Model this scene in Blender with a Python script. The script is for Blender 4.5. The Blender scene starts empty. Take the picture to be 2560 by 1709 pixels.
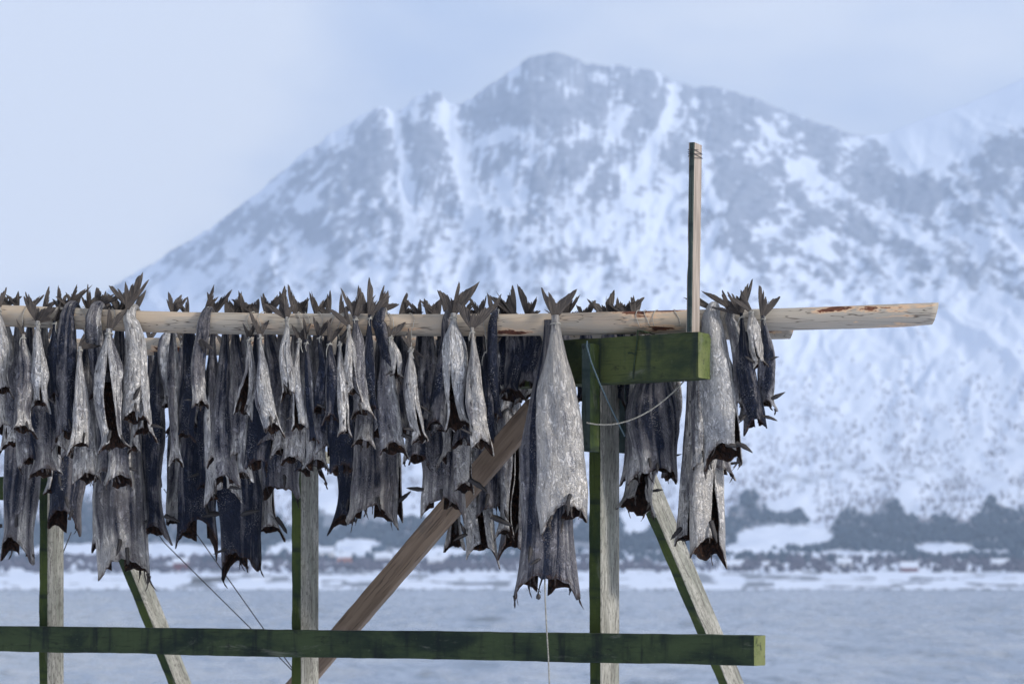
import bpy, math, random
import numpy as np
from mathutils import Vector, Matrix

random.seed(11)
RNG = np.random.default_rng(11)
F = 5830.0           # focal length in photo pixels (82 mm lens)
EYE = 2.2            # camera height above the ground under the rack
WATER_Z = -1.2
sc = bpy.context.scene
COL = sc.collection
rad = math.radians


def P(px, py, D):
    """a point at depth D metres that sits at photo pixel px, py"""
    return Vector(((px - 1280.0) * D / F, D, EYE + (1460.0 - py) * D / F))


# ------------------------------------------------------------------ node helpers
class NT:
    def __init__(self, name):
        self.m = bpy.data.materials.new(name)
        self.m.use_nodes = True
        self.t = self.m.node_tree
        self.n = self.t.nodes
        self.b = self.n['Principled BSDF']

    def new(self, typ, **kw):
        nd = self.n.new(typ)
        for k, v in kw.items():
            setattr(nd, k, v)
        return nd

    def link(self, a, b):
        self.t.links.new(a, b)

    def val(self, sock, v):
        if hasattr(v, 'is_linked') or hasattr(v, 'links'):
            self.link(v, sock)
        else:
            sock.default_value = v

    def coord(self, kind='Object', scale=(1, 1, 1), loc=(0, 0, 0), rot=(0, 0, 0), attr=None):
        if attr:
            c = self.new('ShaderNodeAttribute', attribute_name=attr).outputs['Vector']
        else:
            c = self.new('ShaderNodeTexCoord').outputs[kind]
        mp = self.new('ShaderNodeMapping')
        self.link(c, mp.inputs['Vector'])
        mp.inputs['Scale'].default_value = scale
        mp.inputs['Location'].default_value = loc
        mp.inputs['Rotation'].default_value = rot
        return mp.outputs[0]

    def noise(self, vec, scale=5, detail=4, rough=.6, dist=0.0):
        nd = self.new('ShaderNodeTexNoise')
        self.link(vec, nd.inputs['Vector'])
        nd.inputs['Scale'].default_value = scale
        nd.inputs['Detail'].default_value = detail
        nd.inputs['Roughness'].default_value = rough
        nd.inputs['Distortion'].default_value = dist
        return nd.outputs[0]

    def voro(self, vec, scale=5, feature='F1'):
        nd = self.new('ShaderNodeTexVoronoi', feature=feature)
        self.link(vec, nd.inputs['Vector'])
        nd.inputs['Scale'].default_value = scale
        return nd.outputs[0]

    def ramp(self, f, a, b, lo=0.0, hi=1.0, smooth=True):
        nd = self.new('ShaderNodeMapRange', interpolation_type='SMOOTHSTEP' if smooth else 'LINEAR')
        self.val(nd.inputs['Value'], f)
        nd.inputs['From Min'].default_value = a
        nd.inputs['From Max'].default_value = b
        nd.inputs['To Min'].default_value = lo
        nd.inputs['To Max'].default_value = hi
        return nd.outputs[0]

    def math(self, op, a, b=0.0, c=0.0, clamp=False):
        nd = self.new('ShaderNodeMath', operation=op, use_clamp=clamp)
        self.val(nd.inputs[0], a)
        self.val(nd.inputs[1], b)
        self.val(nd.inputs[2], c)
        return nd.outputs[0]

    def mix(self, f, a, b, blend='MIX'):
        nd = self.new('ShaderNodeMix', data_type='RGBA', blend_type=blend)
        self.val(nd.inputs[0], f)
        self.val(nd.inputs[6], a if not isinstance(a, tuple) else (*a, 1)[:4])
        self.val(nd.inputs[7], b if not isinstance(b, tuple) else (*b, 1)[:4])
        return nd.outputs[2]

    def attr(self, name):
        a = self.new('ShaderNodeAttribute', attribute_name=name)
        s = self.new('ShaderNodeSeparateColor')
        self.link(a.outputs['Color'], s.inputs[0])
        return s.outputs[0], s.outputs[1], s.outputs[2], a.outputs['Alpha']

    def bump(self, h, strength=.5, dist=.01):
        nd = self.new('ShaderNodeBump')
        self.link(h, nd.inputs['Height'])
        nd.inputs['Strength'].default_value = strength
        nd.inputs['Distance'].default_value = dist
        self.link(nd.outputs[0], self.b.inputs['Normal'])

    def out(self, col, rough=.8, spec=.3):
        self.val(self.b.inputs['Base Color'], col if not isinstance(col, tuple) else (*col, 1)[:4])
        self.val(self.b.inputs['Roughness'], rough)
        self.b.inputs['Specular IOR Level'].default_value = spec
        return self.m


# ------------------------------------------------------------------ materials
def mat_fish(name='dried_fish_skin', ks=1.8, kb=1.9, kd=2.5, dkm=.85):
    k = NT(name)
    back, t, ins, tone = k.attr('pig')
    iso = k.coord(attr='skinco')
    st = k.noise(k.coord(attr='skinco', scale=(1, .12, 1)), 75, 5, .68)
    st2 = k.noise(k.coord(attr='skinco', scale=(1, .10, 1), loc=(3, 1, 0)), 190, 3, .6)
    band = k.noise(k.coord(attr='skinco', scale=(1, .035, 1), loc=(6, 3, 0)), 42, 3, .6, .3)
    big = k.noise(k.coord(attr='skinco', scale=(1, .5, 1)), 17, 4, .62)
    # pigment, its dark end tinted navy for blue shadow: dark back to pale belly, shifted by the tone of the individual fish
    f = k.math('ADD', k.math('MULTIPLY_ADD', back, .75, .12), k.math('MULTIPLY', k.math('SUBTRACT', st, .5), ks))
    f = k.math('ADD', f, k.math('MULTIPLY', k.math('SUBTRACT', big, .5), kb))
    f = k.math('ADD', f, k.math('MULTIPLY', k.math('SUBTRACT', band, .5), kd))
    f = k.math('ADD', f, k.math('MULTIPLY', k.math('SUBTRACT', .40, tone), 1.5))
    # the pale skin round the neck
    rim = k.math('MULTIPLY', k.ramp(t, .78, .93), k.ramp(tone, .3, .6))
    f = k.math('SUBTRACT', f, k.math('MULTIPLY', rim, .55))
    pale = k.mix(k.ramp(big, .35, .65), (.80, .775, .74), (.56, .565, .585))
    pale = k.mix(k.ramp(st2, .50, .66, 0, .85 if ks > 1 else .5), pale, (.20, .185, .18))
    c = k.mix(k.ramp(f, -.26, .44), pale, (.215, .21, .232))
    c = k.mix(k.ramp(f, .40, .98), c, (.018, .025, .050))
    # each fish has its own cast, from blue grey to yellow brown
    rnd = k.new('ShaderNodeObjectInfo').outputs['Random']
    c = k.mix(k.math('MULTIPLY', rnd, .45), c, k.mix(1.0, c, (1.06, .97, .85), 'MULTIPLY'))
    # salt and shed scale flecks
    sp = k.noise(iso, 230, 3, .62)
    spm = k.noise(k.coord(attr='skinco', scale=(1, .4, 1), loc=(7, 2, 0)), 24, 2, .5)
    fl = k.math('MULTIPLY', k.ramp(sp, .555, .64), k.ramp(spm, .46, .66))
    c = k.mix(k.math('MULTIPLY', fl, .62), c, (.58, .56, .56))
    # dark stains and specks
    dk = k.noise(k.coord(attr='skinco', scale=(1, .4, 1), loc=(1, 9, 0)), 48, 4, .65)
    c = k.mix(k.ramp(dk, .60, .70, 0, dkm), c, (.020, .022, .032))
    # meat side, brown and dark
    br = k.noise(iso, 70, 4, .6)
    inn = k.mix(k.ramp(br, .38, .6), (.012, .008, .008), (.050, .024, .015))
    inn = k.mix(k.ramp(br, .62, .74), inn, (.26, .14, .07))
    # dried edge of the neck
    edge = k.math('MULTIPLY', k.ramp(t, .965, 1.0), k.ramp(br, .42, .58))
    c = k.mix(k.math('MULTIPLY', edge, .7), c, (.075, .038, .022))
    c = k.mix(ins, c, inn)
    h = k.math('ADD', k.math('MULTIPLY', st, 1.0), k.math('MULTIPLY', st2, .5))
    h = k.math('ADD', h, k.math('MULTIPLY', sp, .45))
    wr = k.noise(k.coord(attr='skinco', scale=(1, .45, 1), rot=(0, 0, .5), loc=(2, 4, 0)), 62, 4, .62, 1.2)
    wr = k.math('ABSOLUTE', k.math('SUBTRACT', wr, .5))
    c = k.mix(k.ramp(wr, .0, .032, .55, 0), c, k.mix(1.0, c, (.42, .42, .46), 'MULTIPLY'))  # crease shade multiplied into the skin colour along the wrinkles
    h = k.math('ADD', h, k.math('MULTIPLY', band, 1.2))
    h = k.math('ADD', h, k.math('MULTIPLY', k.ramp(wr, 0, .12), .9))
    k.bump(h, 1.0, .013)
    k.out(c, k.ramp(st, .3, .7, .45, .8), .16)
    return k.m


def mat_fin():
    k = NT('dried_fin')
    r = k.noise(k.coord(attr='skinco', scale=(1, .06, 1)), 330, 3, .6)
    b = k.noise(k.coord(attr='skinco'), 40, 3, .6)
    c = k.mix(k.ramp(r, .38, .66), (.014, .012, .013), (.085, .070, .060))
    c = k.mix(k.ramp(b, .52, .7, 0, .75), c, (.030, .028, .032))
    k.bump(r, .7, .004)
    return k.out(c, .6, .3)


def mat_dark_fin():
    k = NT('dried_dark_fin')
    r = k.noise(k.coord(attr='skinco', scale=(1, .08, 1)), 300, 3, .6)
    c = k.mix(k.ramp(r, .4, .65), (.012, .012, .016), (.06, .052, .048))
    k.bump(r, .6, .003)
    return k.out(c, .5, .35)


def mat_wood_grey():
    k = NT('weathered_grey_wood')
    g = k.noise(k.coord(scale=(.05, 1, 1)), 170, 4, .65, .3)
    w = k.noise(k.coord(scale=(.12, 1, 1)), 40, 4, .6)
    m = k.noise(k.coord(scale=(.3, 1, 1)), 9, 4, .6)
    s = k.noise(k.coord(scale=(.3, 1, 1)), 150, 4, .72)
    c = k.mix(k.ramp(w, .35, .65), (.20, .195, .165), (.35, .34, .30))
    c = k.mix(k.ramp(m, .45, .7, 0, .7), c, (.19, .20, .165))
    c = k.mix(k.ramp(g, .52, .64, 0, .85), c, (.085, .08, .07))
    c = k.mix(k.ramp(s, .52, .60, 0, .75), c, (.10, .095, .08))
    k.bump(k.math('ADD', g, k.math('MULTIPLY', s, .6)), .6, -.004)
    return k.out(c, .85, .2)


def mat_algae(name, a, b, cc, wet=.8, grey=.5):
    k = NT(name)
    g = k.noise(k.coord(scale=(.06, 1, 1)), 120, 4, .65)
    m = k.noise(k.coord(scale=(.5, 1, 1)), 7, 5, .62, .4)
    v = k.noise(k.coord(scale=(1, .12, .12)), 16, 4, .6)
    p = k.noise(k.coord(), 70, 4, .65)
    c = k.mix(k.ramp(m, .36, .62), a, b)
    c = k.mix(k.ramp(v, .50, .66, 0, .8), c, cc)
    c = k.mix(k.ramp(g, .55, .68, 0, .55), c, (.012, .016, .012))
    c = k.mix(k.ramp(p, .62, .72, 0, .5), c, (.10, .12, .075))
    q = k.noise(k.coord(scale=(.22, 1, 1), loc=(3, 5, 1)), 13, 6, .72, .6)
    c = k.mix(k.ramp(q, .56, .70, 0, grey), c, (.15, .155, .13))
    q2 = k.noise(k.coord(scale=(.5, 1, 1), loc=(8, 1, 6)), 26, 5, .7)
    c = k.mix(k.ramp(q2, .58, .68, 0, .7), c, (.010, .012, .012))
    k.bump(k.math('ADD', g, p), .55, .004)
    return k.out(c, wet, .12)


def mat_brown_wood():
    k = NT('brown_sawn_wood')
    g = k.noise(k.coord(scale=(.035, 1, 1)), 110, 5, .65, .8)
    w = k.noise(k.coord(scale=(.08, 1, 1)), 26, 4, .6, 1.2)
    c = k.mix(k.ramp(w, .35, .66), (.125, .088, .062), (.20, .145, .102))
    c = k.mix(k.ramp(g, .54, .66, 0, .8), c, (.045, .032, .024))
    st = k.noise(k.coord(), 6, 4, .6)
    c = k.mix(k.ramp(st, .55, .72, 0, .5), c, (.085, .075, .065))
    k.bump(g, .35, .002)
    return k.out(c, .8, .2)


def mat_log():
    k = NT('peeled_log')
    co = k.coord()
    g = k.noise(k.coord(scale=(.05, 1, 1)), 90, 4, .6, .5)
    m = k.noise(k.coord(scale=(.35, 1, 1)), 9, 4, .6)
    m2 = k.noise(k.coord(scale=(.3, 1, 1), loc=(5, 2, 1)), 14, 4, .6, .6)
    c = k.mix(k.ramp(m, .38, .62), (.385, .31, .23), (.30, .272, .23))
    c = k.mix(k.ramp(m2, .50, .68, 0, .8), c, (.45, .35, .26))
    # grey weathering increases toward the free end of the log (x grows)
    sx = k.new('ShaderNodeSeparateXYZ')
    k.link(co, sx.inputs[0])
    gf = k.math('ADD', k.ramp(sx.outputs[0], 2.85, 3.2, -.22, .42), m2)
    c = k.mix(k.ramp(gf, .45, .75, 0, .75), c, (.33, .305, .265))
    # drying cracks
    cr = k.noise(k.coord(scale=(.022, 1, 1), loc=(2, 0, 4)), 55, 2, .5)
    crm = k.math('ABSOLUTE', k.math('SUBTRACT', cr, .5))
    c = k.mix(k.ramp(crm, 0, .014, .85, 0), c, (.05, .035, .028))
    # left-over bark
    bk = k.noise(k.coord(scale=(.32, 1, 1.3), loc=(1.3, 0, 2.2)), 8.5, 6, .68, .3)
    br = k.noise(k.coord(scale=(.2, 1, 1)), 120, 4, .7)
    bark = k.mix(k.ramp(br, .4, .6), (.045, .017, .012), (.15, .058, .032))
    bkf = k.math('ADD', k.math('MULTIPLY', k.math('SUBTRACT', bk, .5), 3.2), k.attr('cover')[0])
    c = k.mix(k.ramp(bkf, .42, .47), c, bark)
    c = k.mix(k.math('MULTIPLY', k.ramp(bkf, .25, .42), k.ramp(bkf, .5, .43)), c, (.52, .36, .24))
    # knots
    vo = k.voro(k.coord(scale=(.9, 1, 1), loc=(.4, .3, .1)), 7.5)
    c = k.mix(k.ramp(vo, .045, .085, .85, 0), c, (.07, .04, .03))
    k.bump(k.math('ADD', k.math('MULTIPLY', g, .6), k.math('MULTIPLY', k.ramp(bkf, .42, .47), 1.0)), .5, .004)
    return k.out(c, .8, .2)


def mat_flat(name, c1, c2, scale=30, rough=.8, spec=.2, bump=.3, dist=.01, stretch=(1, 1, 1), lo=.4, hi=.62):
    k = NT(name)
    n = k.noise(k.coord(scale=stretch), scale, 4, .6)
    k.bump(n, bump, dist)
    return k.out(k.mix(k.ramp(n, lo, hi), c1, c2), rough, spec)


def mat_mountain():
    k = NT('snow_and_rock')
    rock, tree, _, _ = k.attr('cover')
    n1 = k.noise(k.coord(scale=(1, 1, 1)), .018, 6, .62)
    n2 = k.noise(k.coord(scale=(1, .6, .5)), .05, 4, .62)
    f = k.math('ADD', rock, k.math('MULTIPLY', k.math('SUBTRACT', n1, .5), .7))
    n3 = k.noise(k.coord(scale=(1, .6, .8), loc=(40, 10, 5)), .115, 4, .65)
    f = k.math('ADD', f, k.math('MULTIPLY', k.math('SUBTRACT', n2, .5), .85))
    f = k.math('ADD', f, k.math('MULTIPLY', k.math('SUBTRACT', n3, .5), .85))
    snow = k.mix(n1, (.68, .745, .88), (.76, .81, .91))
    rk = k.mix(k.ramp(n2, .35, .6), (.08, .10, .14), (.19, .21, .26))
    c = k.mix(k.ramp(f, .30, .58, 0, .88), snow, rk)
    c = k.mix(k.ramp(k.math('ADD', tree, k.math('MULTIPLY', k.math('SUBTRACT', n2, .5), 1.2)), .45, .85, 0, .8), c, (.11, .12, .14))
    return k.out(c, .9, .1)


def mat_water():
    k = NT('sea_water')
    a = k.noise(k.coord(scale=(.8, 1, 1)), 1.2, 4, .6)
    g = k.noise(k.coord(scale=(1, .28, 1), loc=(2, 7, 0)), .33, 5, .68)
    c = k.mix(k.ramp(g, .42, .58), (.070, .10, .135), (.265, .295, .34))  # light and dark of reflecting ripples put into the base colour
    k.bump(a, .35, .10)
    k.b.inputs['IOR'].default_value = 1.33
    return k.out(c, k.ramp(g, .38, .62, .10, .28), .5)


M = dict(
    fish=mat_fish(), fishb=mat_fish('smooth_dried_fish_skin', .8, 1.2, 2.8, .35), fin=mat_fin(), dfin=mat_dark_fin(), grey=mat_wood_grey(), brown=mat_brown_wood(), log=mat_log(),
    rail=mat_algae('dark_algae_wood', (.013, .022, .017), (.042, .060, .028), (.008, .011, .014), .8, .6),
    post=mat_algae('green_algae_wood', (.020, .034, .015), (.050, .068, .018), (.011, .018, .016)),
    beam=mat_algae('mossy_beam_wood', (.022, .033, .018), (.062, .076, .027), (.012, .019, .020)),
    cut=mat_algae('mossy_end_grain', (.085, .11, .035), (.15, .165, .07), (.05, .07, .035)),
    teal=mat_algae('blue_green_wood', (.028, .042, .042), (.05, .066, .060), (.016, .028, .028)),
    stick=mat_flat('pale_split_wood', (.22, .185, .155), (.34, .29, .25), 90, stretch=(.05, 1, 1), dist=.003),
    twine=mat_flat('pale_twine', (.24, .23, .20), (.40, .385, .35), 400, stretch=(1, 1, 1), dist=.002),
    rope=mat_flat('grey_rope', (.16, .155, .135), (.33, .32, .285), 300, dist=.002),
    wire=mat_flat('dark_wire', (.02, .02, .025), (.04, .04, .045), 50, .5),
    cord=mat_flat('blue_grey_cord', (.05, .08, .10), (.09, .13, .15), 200, .6),
    snow=mat_flat('snow_ground', (.68, .73, .84), (.77, .81, .89), .8, .9, .1, .5, .2),
    hill=mat_mountain(), water=mat_water(),
    spruce=mat_flat('hazed_spruce_needles', (.040, .062, .085), (.07, .095, .12), .4, .9, .1, 0),  # needle colour holds some blue of the distant haze
    birch=mat_flat('bare_twigs', (.24, .23, .26), (.36, .35, .38), .3, .9, .1, 0),
    bush=mat_flat('brown_bush_twigs', (.085, .08, .105), (.13, .12, .15), .3, .9, .1, 0),
    red=mat_flat('red_boards', (.16, .025, .02), (.20, .035, .03), 3, .8, .2, .2),
    ochre=mat_flat('orange_boards', (.45, .17, .10), (.52, .22, .13), 3, .8, .2, .2),
    white=mat_flat('white_boards', (.72, .73, .74), (.80, .80, .80), 3, .8, .2, .2),
    rock=mat_flat('shore_rock', (.06, .06, .065), (.13, .125, .12), .6, .9, .2, .4, .3),
    glass=mat_flat('dark_window', (.03, .035, .05), (.05, .055, .07), 2, .2, .5, 0),
)


# ------------------------------------------------------------------ object helpers
def mesh_obj(name, V, Fc, mats, parent=None, loc=None, smooth=True, fmat=None, pig=None, skin=None):
    me = bpy.data.meshes.new(name)
    V = np.asarray(V, dtype=np.float32)
    if isinstance(Fc, np.ndarray) and Fc.ndim == 2:
        k = Fc.shape[1]
        me.vertices.add(len(V))
        me.vertices.foreach_set('co', V.ravel())
        me.loops.add(Fc.size)
        me.loops.foreach_set('vertex_index', Fc.ravel().astype(np.int32))
        me.polygons.add(len(Fc))
        me.polygons.foreach_set('loop_start', np.arange(0, Fc.size, k, dtype=np.int32))
        me.update(calc_edges=True)
    else:
        me.from_pydata([tuple(v) for v in V], [], [tuple(int(i) for i in f) for f in Fc])
    for m in (mats if isinstance(mats, (list, tuple)) else [mats]):
        me.materials.append(m)
    me.polygons.foreach_set('use_smooth', [smooth] * len(me.polygons))
    if fmat is not None:
        me.polygons.foreach_set('material_index', list(fmat))
    if pig is not None:
        a = me.attributes.new('pig', 'FLOAT_COLOR', 'POINT')
        a.data.foreach_set('color', np.asarray(pig, dtype=np.float32).ravel())
    if skin is not None:
        a = me.attributes.new('skinco', 'FLOAT_VECTOR', 'POINT')
        a.data.foreach_set('vector', np.asarray(skin, dtype=np.float32).ravel())
    me.validate()
    me.update()
    o = bpy.data.objects.new(name, me)
    COL.objects.link(o)
    if parent:
        o.parent = parent
    if loc is not None:
        o.location = loc
    return o


def tag(o, label=None, cat=None, group=None, kind=None):
    if label:
        o['label'] = label
    if cat:
        o['category'] = cat
    if group:
        o['group'] = group
    if kind:
        o['kind'] = kind
    return o


def empty(name, loc, label, cat, group=None):
    o = bpy.data.objects.new(name, None)
    o.empty_display_size = .05
    COL.objects.link(o)
    o.location = loc
    return tag(o, label, cat, group)


def hsh(i, j, s):
    v = np.sin(i * 127.1 + j * 311.7 + s * 74.7) * 43758.5453
    return v - np.floor(v)


def vnoise(x, y, s=0):
    xi, yi = np.floor(x), np.floor(y)
    xf, yf = x - xi, y - yi
    u, v = xf * xf * (3 - 2 * xf), yf * yf * (3 - 2 * yf)
    a, b = hsh(xi, yi, s), hsh(xi + 1, yi, s)
    c, d = hsh(xi, yi + 1, s), hsh(xi + 1, yi + 1, s)
    return (a * (1 - u) + b * u) * (1 - v) + (c * (1 - u) + d * u) * v


def fbm(x, y, s=0, o=4, g=.5):
    t, a, n = 0, 1, 0
    for k in range(o):
        t = t + a * vnoise(x * 2 ** k, y * 2 ** k, s + 13 * k)
        n += a
        a *= g
    return t / n


def sstep(a, b, x):
    t = np.clip((x - a) / (b - a), 0, 1)
    return t * t * (3 - 2 * t)


def tube(pts, r, n=6, closed_ends=True):
    """vertices and faces of a tube along pts; r a number or a list"""
    pts = [Vector(p) for p in pts]
    V, Fc = [], []
    m = len(pts)
    prev = None
    for i, p in enumerate(pts):
        d = (pts[min(i + 1, m - 1)] - pts[max(i - 1, 0)]).normalized()
        if prev is None:
            u = d.orthogonal().normalized()
        else:
            u = (prev - d * prev.dot(d))
            u = u.normalized() if u.length > 1e-6 else d.orthogonal().normalized()
        prev = u
        w = d.cross(u)
        ri = r[i] if isinstance(r, (list, tuple)) else r
        for k in range(n):
            a = 2 * math.pi * k / n
            V.append(p + (u * math.cos(a) + w * math.sin(a)) * ri)
    for i in range(m - 1):
        for k in range(n):
            Fc.append((i * n + k, i * n + (k + 1) % n, (i + 1) * n + (k + 1) % n, (i + 1) * n + k))
    if closed_ends:
        Fc.append(tuple(range(n))[::-1])
        Fc.append(tuple((m - 1) * n + k for k in range(n)))
    return V, Fc


def join(parts):
    V, Fc = [], []
    for v, f in parts:
        o = len(V)
        V += [tuple(p) for p in v]
        Fc += [tuple(i + o for i in q) for q in f]
    return V, Fc


def timber(name, p0, p1, front, wf, ws, mats, label=None, cat=None, group=None, chamfer=0, rough=.0012, parent=None, kind=None):
    """A sawn board from p0 to p1. `front` is the normal of its front face (made square to the board); wf = width of
    the front face, ws = width of the side face. p0, p1 lie on the front face's middle line.
    mats = [front/back, sides, ends]. Object x runs along the board so that grain follows it."""
    p0, p1 = Vector(p0), Vector(p1)
    L = (p1 - p0).length
    ax = (p1 - p0) / L
    n = Vector(front)
    n = (n - ax * n.dot(ax)).normalized()
    s = n.cross(ax)
    s.normalize()
    R = Matrix((ax, s, n)).transposed().to_4x4()
    R.translation = p0
    bev = .0035
    hw = wf / 2
    prof = [(-hw + bev, 0, 0), (hw - bev, 0, 0), (hw, -bev, 1), (hw, -ws + bev, 1), (hw - bev, -ws, 0), (-hw + bev, -ws, 0), (-hw, -ws + bev, 1), (-hw, -bev, 1)]
    if chamfer:
        prof[3] = (hw, -ws + chamfer, 1)
        prof[4] = (hw - chamfer, -ws, 0)
    # refine the profile so that dents show
    pts = []
    for i, (a, b, k) in enumerate(prof):
        a2, b2, _ = prof[(i + 1) % 8]
        m = 3 if i % 2 == 0 else 1
        for q in range(m):
            pts.append((a + (a2 - a) * q / m, b + (b2 - b) * q / m, 0 if i in (0, 4) else (1 if i in (2, 6) else (0 if i in (7, 3) else 1))))
    K = len(pts)
    N = max(6, int(L / .03))
    sd = random.random() * 100
    V, Fc, fm = [], [], []
    for i in range(N + 1):
        x = L * i / N
        for j, (a, b, k) in enumerate(pts):
            d = (float(vnoise(np.float64(x * 22 + sd), np.float64(j * .9), 3)) - .5) * 2 * rough
            d2 = (float(vnoise(np.float64(x * 3 + sd), np.float64(j * .2 + 9), 5)) - .5) * 3 * rough
            V.append((x, a * (1 + (d + d2) / max(hw, .01)), b + (d + d2)))
    for i in range(N):
        for j in range(K):
            Fc.append((i * K + j, (i + 1) * K + j, (i + 1) * K + (j + 1) % K, i * K + (j + 1) % K))
            fm.append(pts[j][2])
    o0 = len(V)
    Fc.append(tuple(range(K)))
    fm.append(2)
    Fc.append(tuple(N * K + j for j in range(K))[::-1])
    fm.append(2)
    o = mesh_obj(name, V, Fc, mats, smooth=False, fmat=fm, parent=parent)
    o.matrix_world = R
    if label:
        tag(o, label, cat, group, kind)
    return o


def strand(name, pts, r, mat, label, cat='rope', group=None, parent=None, n=7, twist=False):
    v, f = tube(pts, r, n)
    if twist:
        m = len(pts)
        vv = []
        for i, p in enumerate(v):
            c = Vector(pts[i // n])
            k = i % n
            s = 1 + .22 * math.sin(2 * math.pi * (3 * k / n) + (i // n) * .9)
            vv.append(c + (Vector(p) - c) * s)
        v = vv
    base = Vector(pts[0])
    v = [Vector(p) - base for p in v] if not parent else v
    o = mesh_obj(name, v, f, mat, parent=parent, loc=base if not parent else None)
    if label:
        tag(o, label, cat, group)
    return o


def sag(p0, p1, drop, n=26, wob=0.0):
    p0, p1 = Vector(p0), Vector(p1)
    out = []
    for i in range(n + 1):
        t = i / n
        p = p0.lerp(p1, t)
        p.z -= drop * 4 * t * (1 - t)
        if wob:
            p.x += math.sin(t * 17) * wob
            p.y += math.cos(t * 13) * wob
        out.append(p)
    return out


# ------------------------------------------------------------------ the rack
TH = rad(30.1)
d_ax = Vector((math.cos(TH), -math.sin(TH), 0))       # along rail, to the right and nearer
n_fr = Vector((-math.sin(TH), -math.cos(TH), 0))      # out of the front faces


def rail_D(px, off=0.0):
    return 1.0 / (.13158 - 1.2328e-5 * (1885 - px)) + off


def Dp(px):      # depth of the front pole
    return 1.0 / (.12531 + 1.586e-6 * px)


def Dk(px):      # depth of the back pole
    return 1.0 / (.1089 + 8.09e-6 * px)


# green rail
a, b = P(-420, 1565, rail_D(-420)), P(1885, 1625, 7.6)
zr = b.z
yl = P(-420, 0, rail_D(-420))
timber('rail', Vector((yl.x, yl.y, zr)), b, n_fr, .098, .092, [M['rail'], M['rail'], M['cut']],
       'long dark green horizontal rail nailed across the front of the posts', 'rail')

POST = [
    (98, 22, 40, 9.22, 'leftmost upright plank post, green front and grey side', 1150),
    (729, 25, 44, 8.62, 'upright plank post in the middle, beside the foot of the brown brace', 1010),
    (1473, 30, 47, 8.00, 'rightmost upright plank post, standing under the mossy beam', 862),
]
for px, wf, ws, D, lab, top in POST:
    th = TH - math.atan((px - 1280) / F)
    w = wf * D / F / math.cos(th)
    dd = ws * D / F / math.sin(th)
    q = P(px + wf / 2, top, D)
    timber('post', Vector((q.x, q.y, q.z)), Vector((q.x, q.y, -.25)), n_fr, w, dd, [M['post'], M['grey'], M['grey']], lab, 'post', 'upright posts of the drying rack')

# leaning legs behind the posts: they run back and outward from the top
bk = Vector((math.sin(TH), math.cos(TH), 0))
for (px, py, D, lab, w, dd, ln_) in ((279, 1330, 9.45, 'leaning pale plank leg under the big grey cod, between the two left posts', .046, .088, .50),
                                (1582, 1180, 8.24, 'leaning grey plank leg right of the rightmost post', .042, .105, .78)):
    p = P(px, py, D)
    ax = (bk * ln_ + Vector((0, 0, -.80))).normalized()
    p0 = p - ax * .03
    L = (p0.z + .25) / -ax.z
    timber('leaning_leg', p0, p0 + ax * L, n_fr + Vector((0, 0, -.0)), w, dd, [M['post'], M['grey'], M['grey']], lab, 'leg', 'leaning legs of the drying rack')

# brown brace
p0, p1 = P(700, 1760, 9.2), P(1330, 1025, 7.95)
ax = (p1 - p0).normalized()
p0 = p0 - ax * 1.9
timber('brace', p0, p1, Vector((-.12, -1, .05)), .078, .06, [M['brown'], M['brown'], M['brown']],
       'bare brown diagonal brace rising from the middle post to the right', 'brace')

# mossy beam with its cut end
bz = P(1746, 886, 7.63)
bl = bz - d_ax * .72
timber('beam', bl, bz, n_fr, .150, .112, [M['beam'], M['beam'], M['cut']],
       'thick mossy green beam under the pole with a pale chamfered end', 'beam', chamfer=.032)
q = P(1465, 858, 7.77)
q2 = P(1465, 1127, 7.77)
timber('cleat', q, Vector((q.x, q.y, q2.z)), n_fr, .038, .062, [M['teal'], M['post'], M['teal']],
       'short blue-green upright board nailed over the left part of the mossy beam', 'board')
q = P(1560, 940, 8.22)
q2 = P(1560, 1131, 8.22)
timber('cleat', q, Vector((q.x, q.y, q2.z)), n_fr, .05, .05, [M['teal'], M['teal'], M['teal']],
       'dark short board hanging behind the rightmost post', 'board')
# little bearer ends that show behind the fish
q = P(811, 1143, 8.85)
timber('bearer', q - d_ax * .5, q, n_fr, .044, .05, [M['grey'], M['grey'], M['grey']],
       'grey bearer end poking out beside the top of the middle post', 'beam')
q = P(104, 1217, 9.40)
timber('bearer', q - d_ax * .45, q, n_fr, .092, .05, [M['post'], M['post'], M['post']],
       'green bearer behind the leftmost post, under the fish', 'beam')

# stick on the beam
s0, s1 = P(1722, 830, 7.64), P(1729, 356, 7.64)
timber('stick', s0, s1, n_fr, .0195, .062, [M['teal'], M['stick'], M['stick']],
       'tall thin upright stick standing on the end of the mossy beam', 'stick')
pts = []
for i in range(90):
    a = i / 90 * 2 * math.pi * 4.3
    u = i / 90
    c = P(1727.5, 372 + 22 * u + 6 * math.sin(a * .5), 7.64) - n_fr * .031
    # square wrap round the stick
    ca, sa = math.cos(a), math.sin(a)
    m = max(abs(ca), abs(sa))
    pts.append(c + d_ax * (ca / m * .0118) + n_fr * (sa / m * .0335))
strand('twine', pts, .0009, M['wire'], 'dark twine wound round the top of the tall stick', 'twine')


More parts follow.
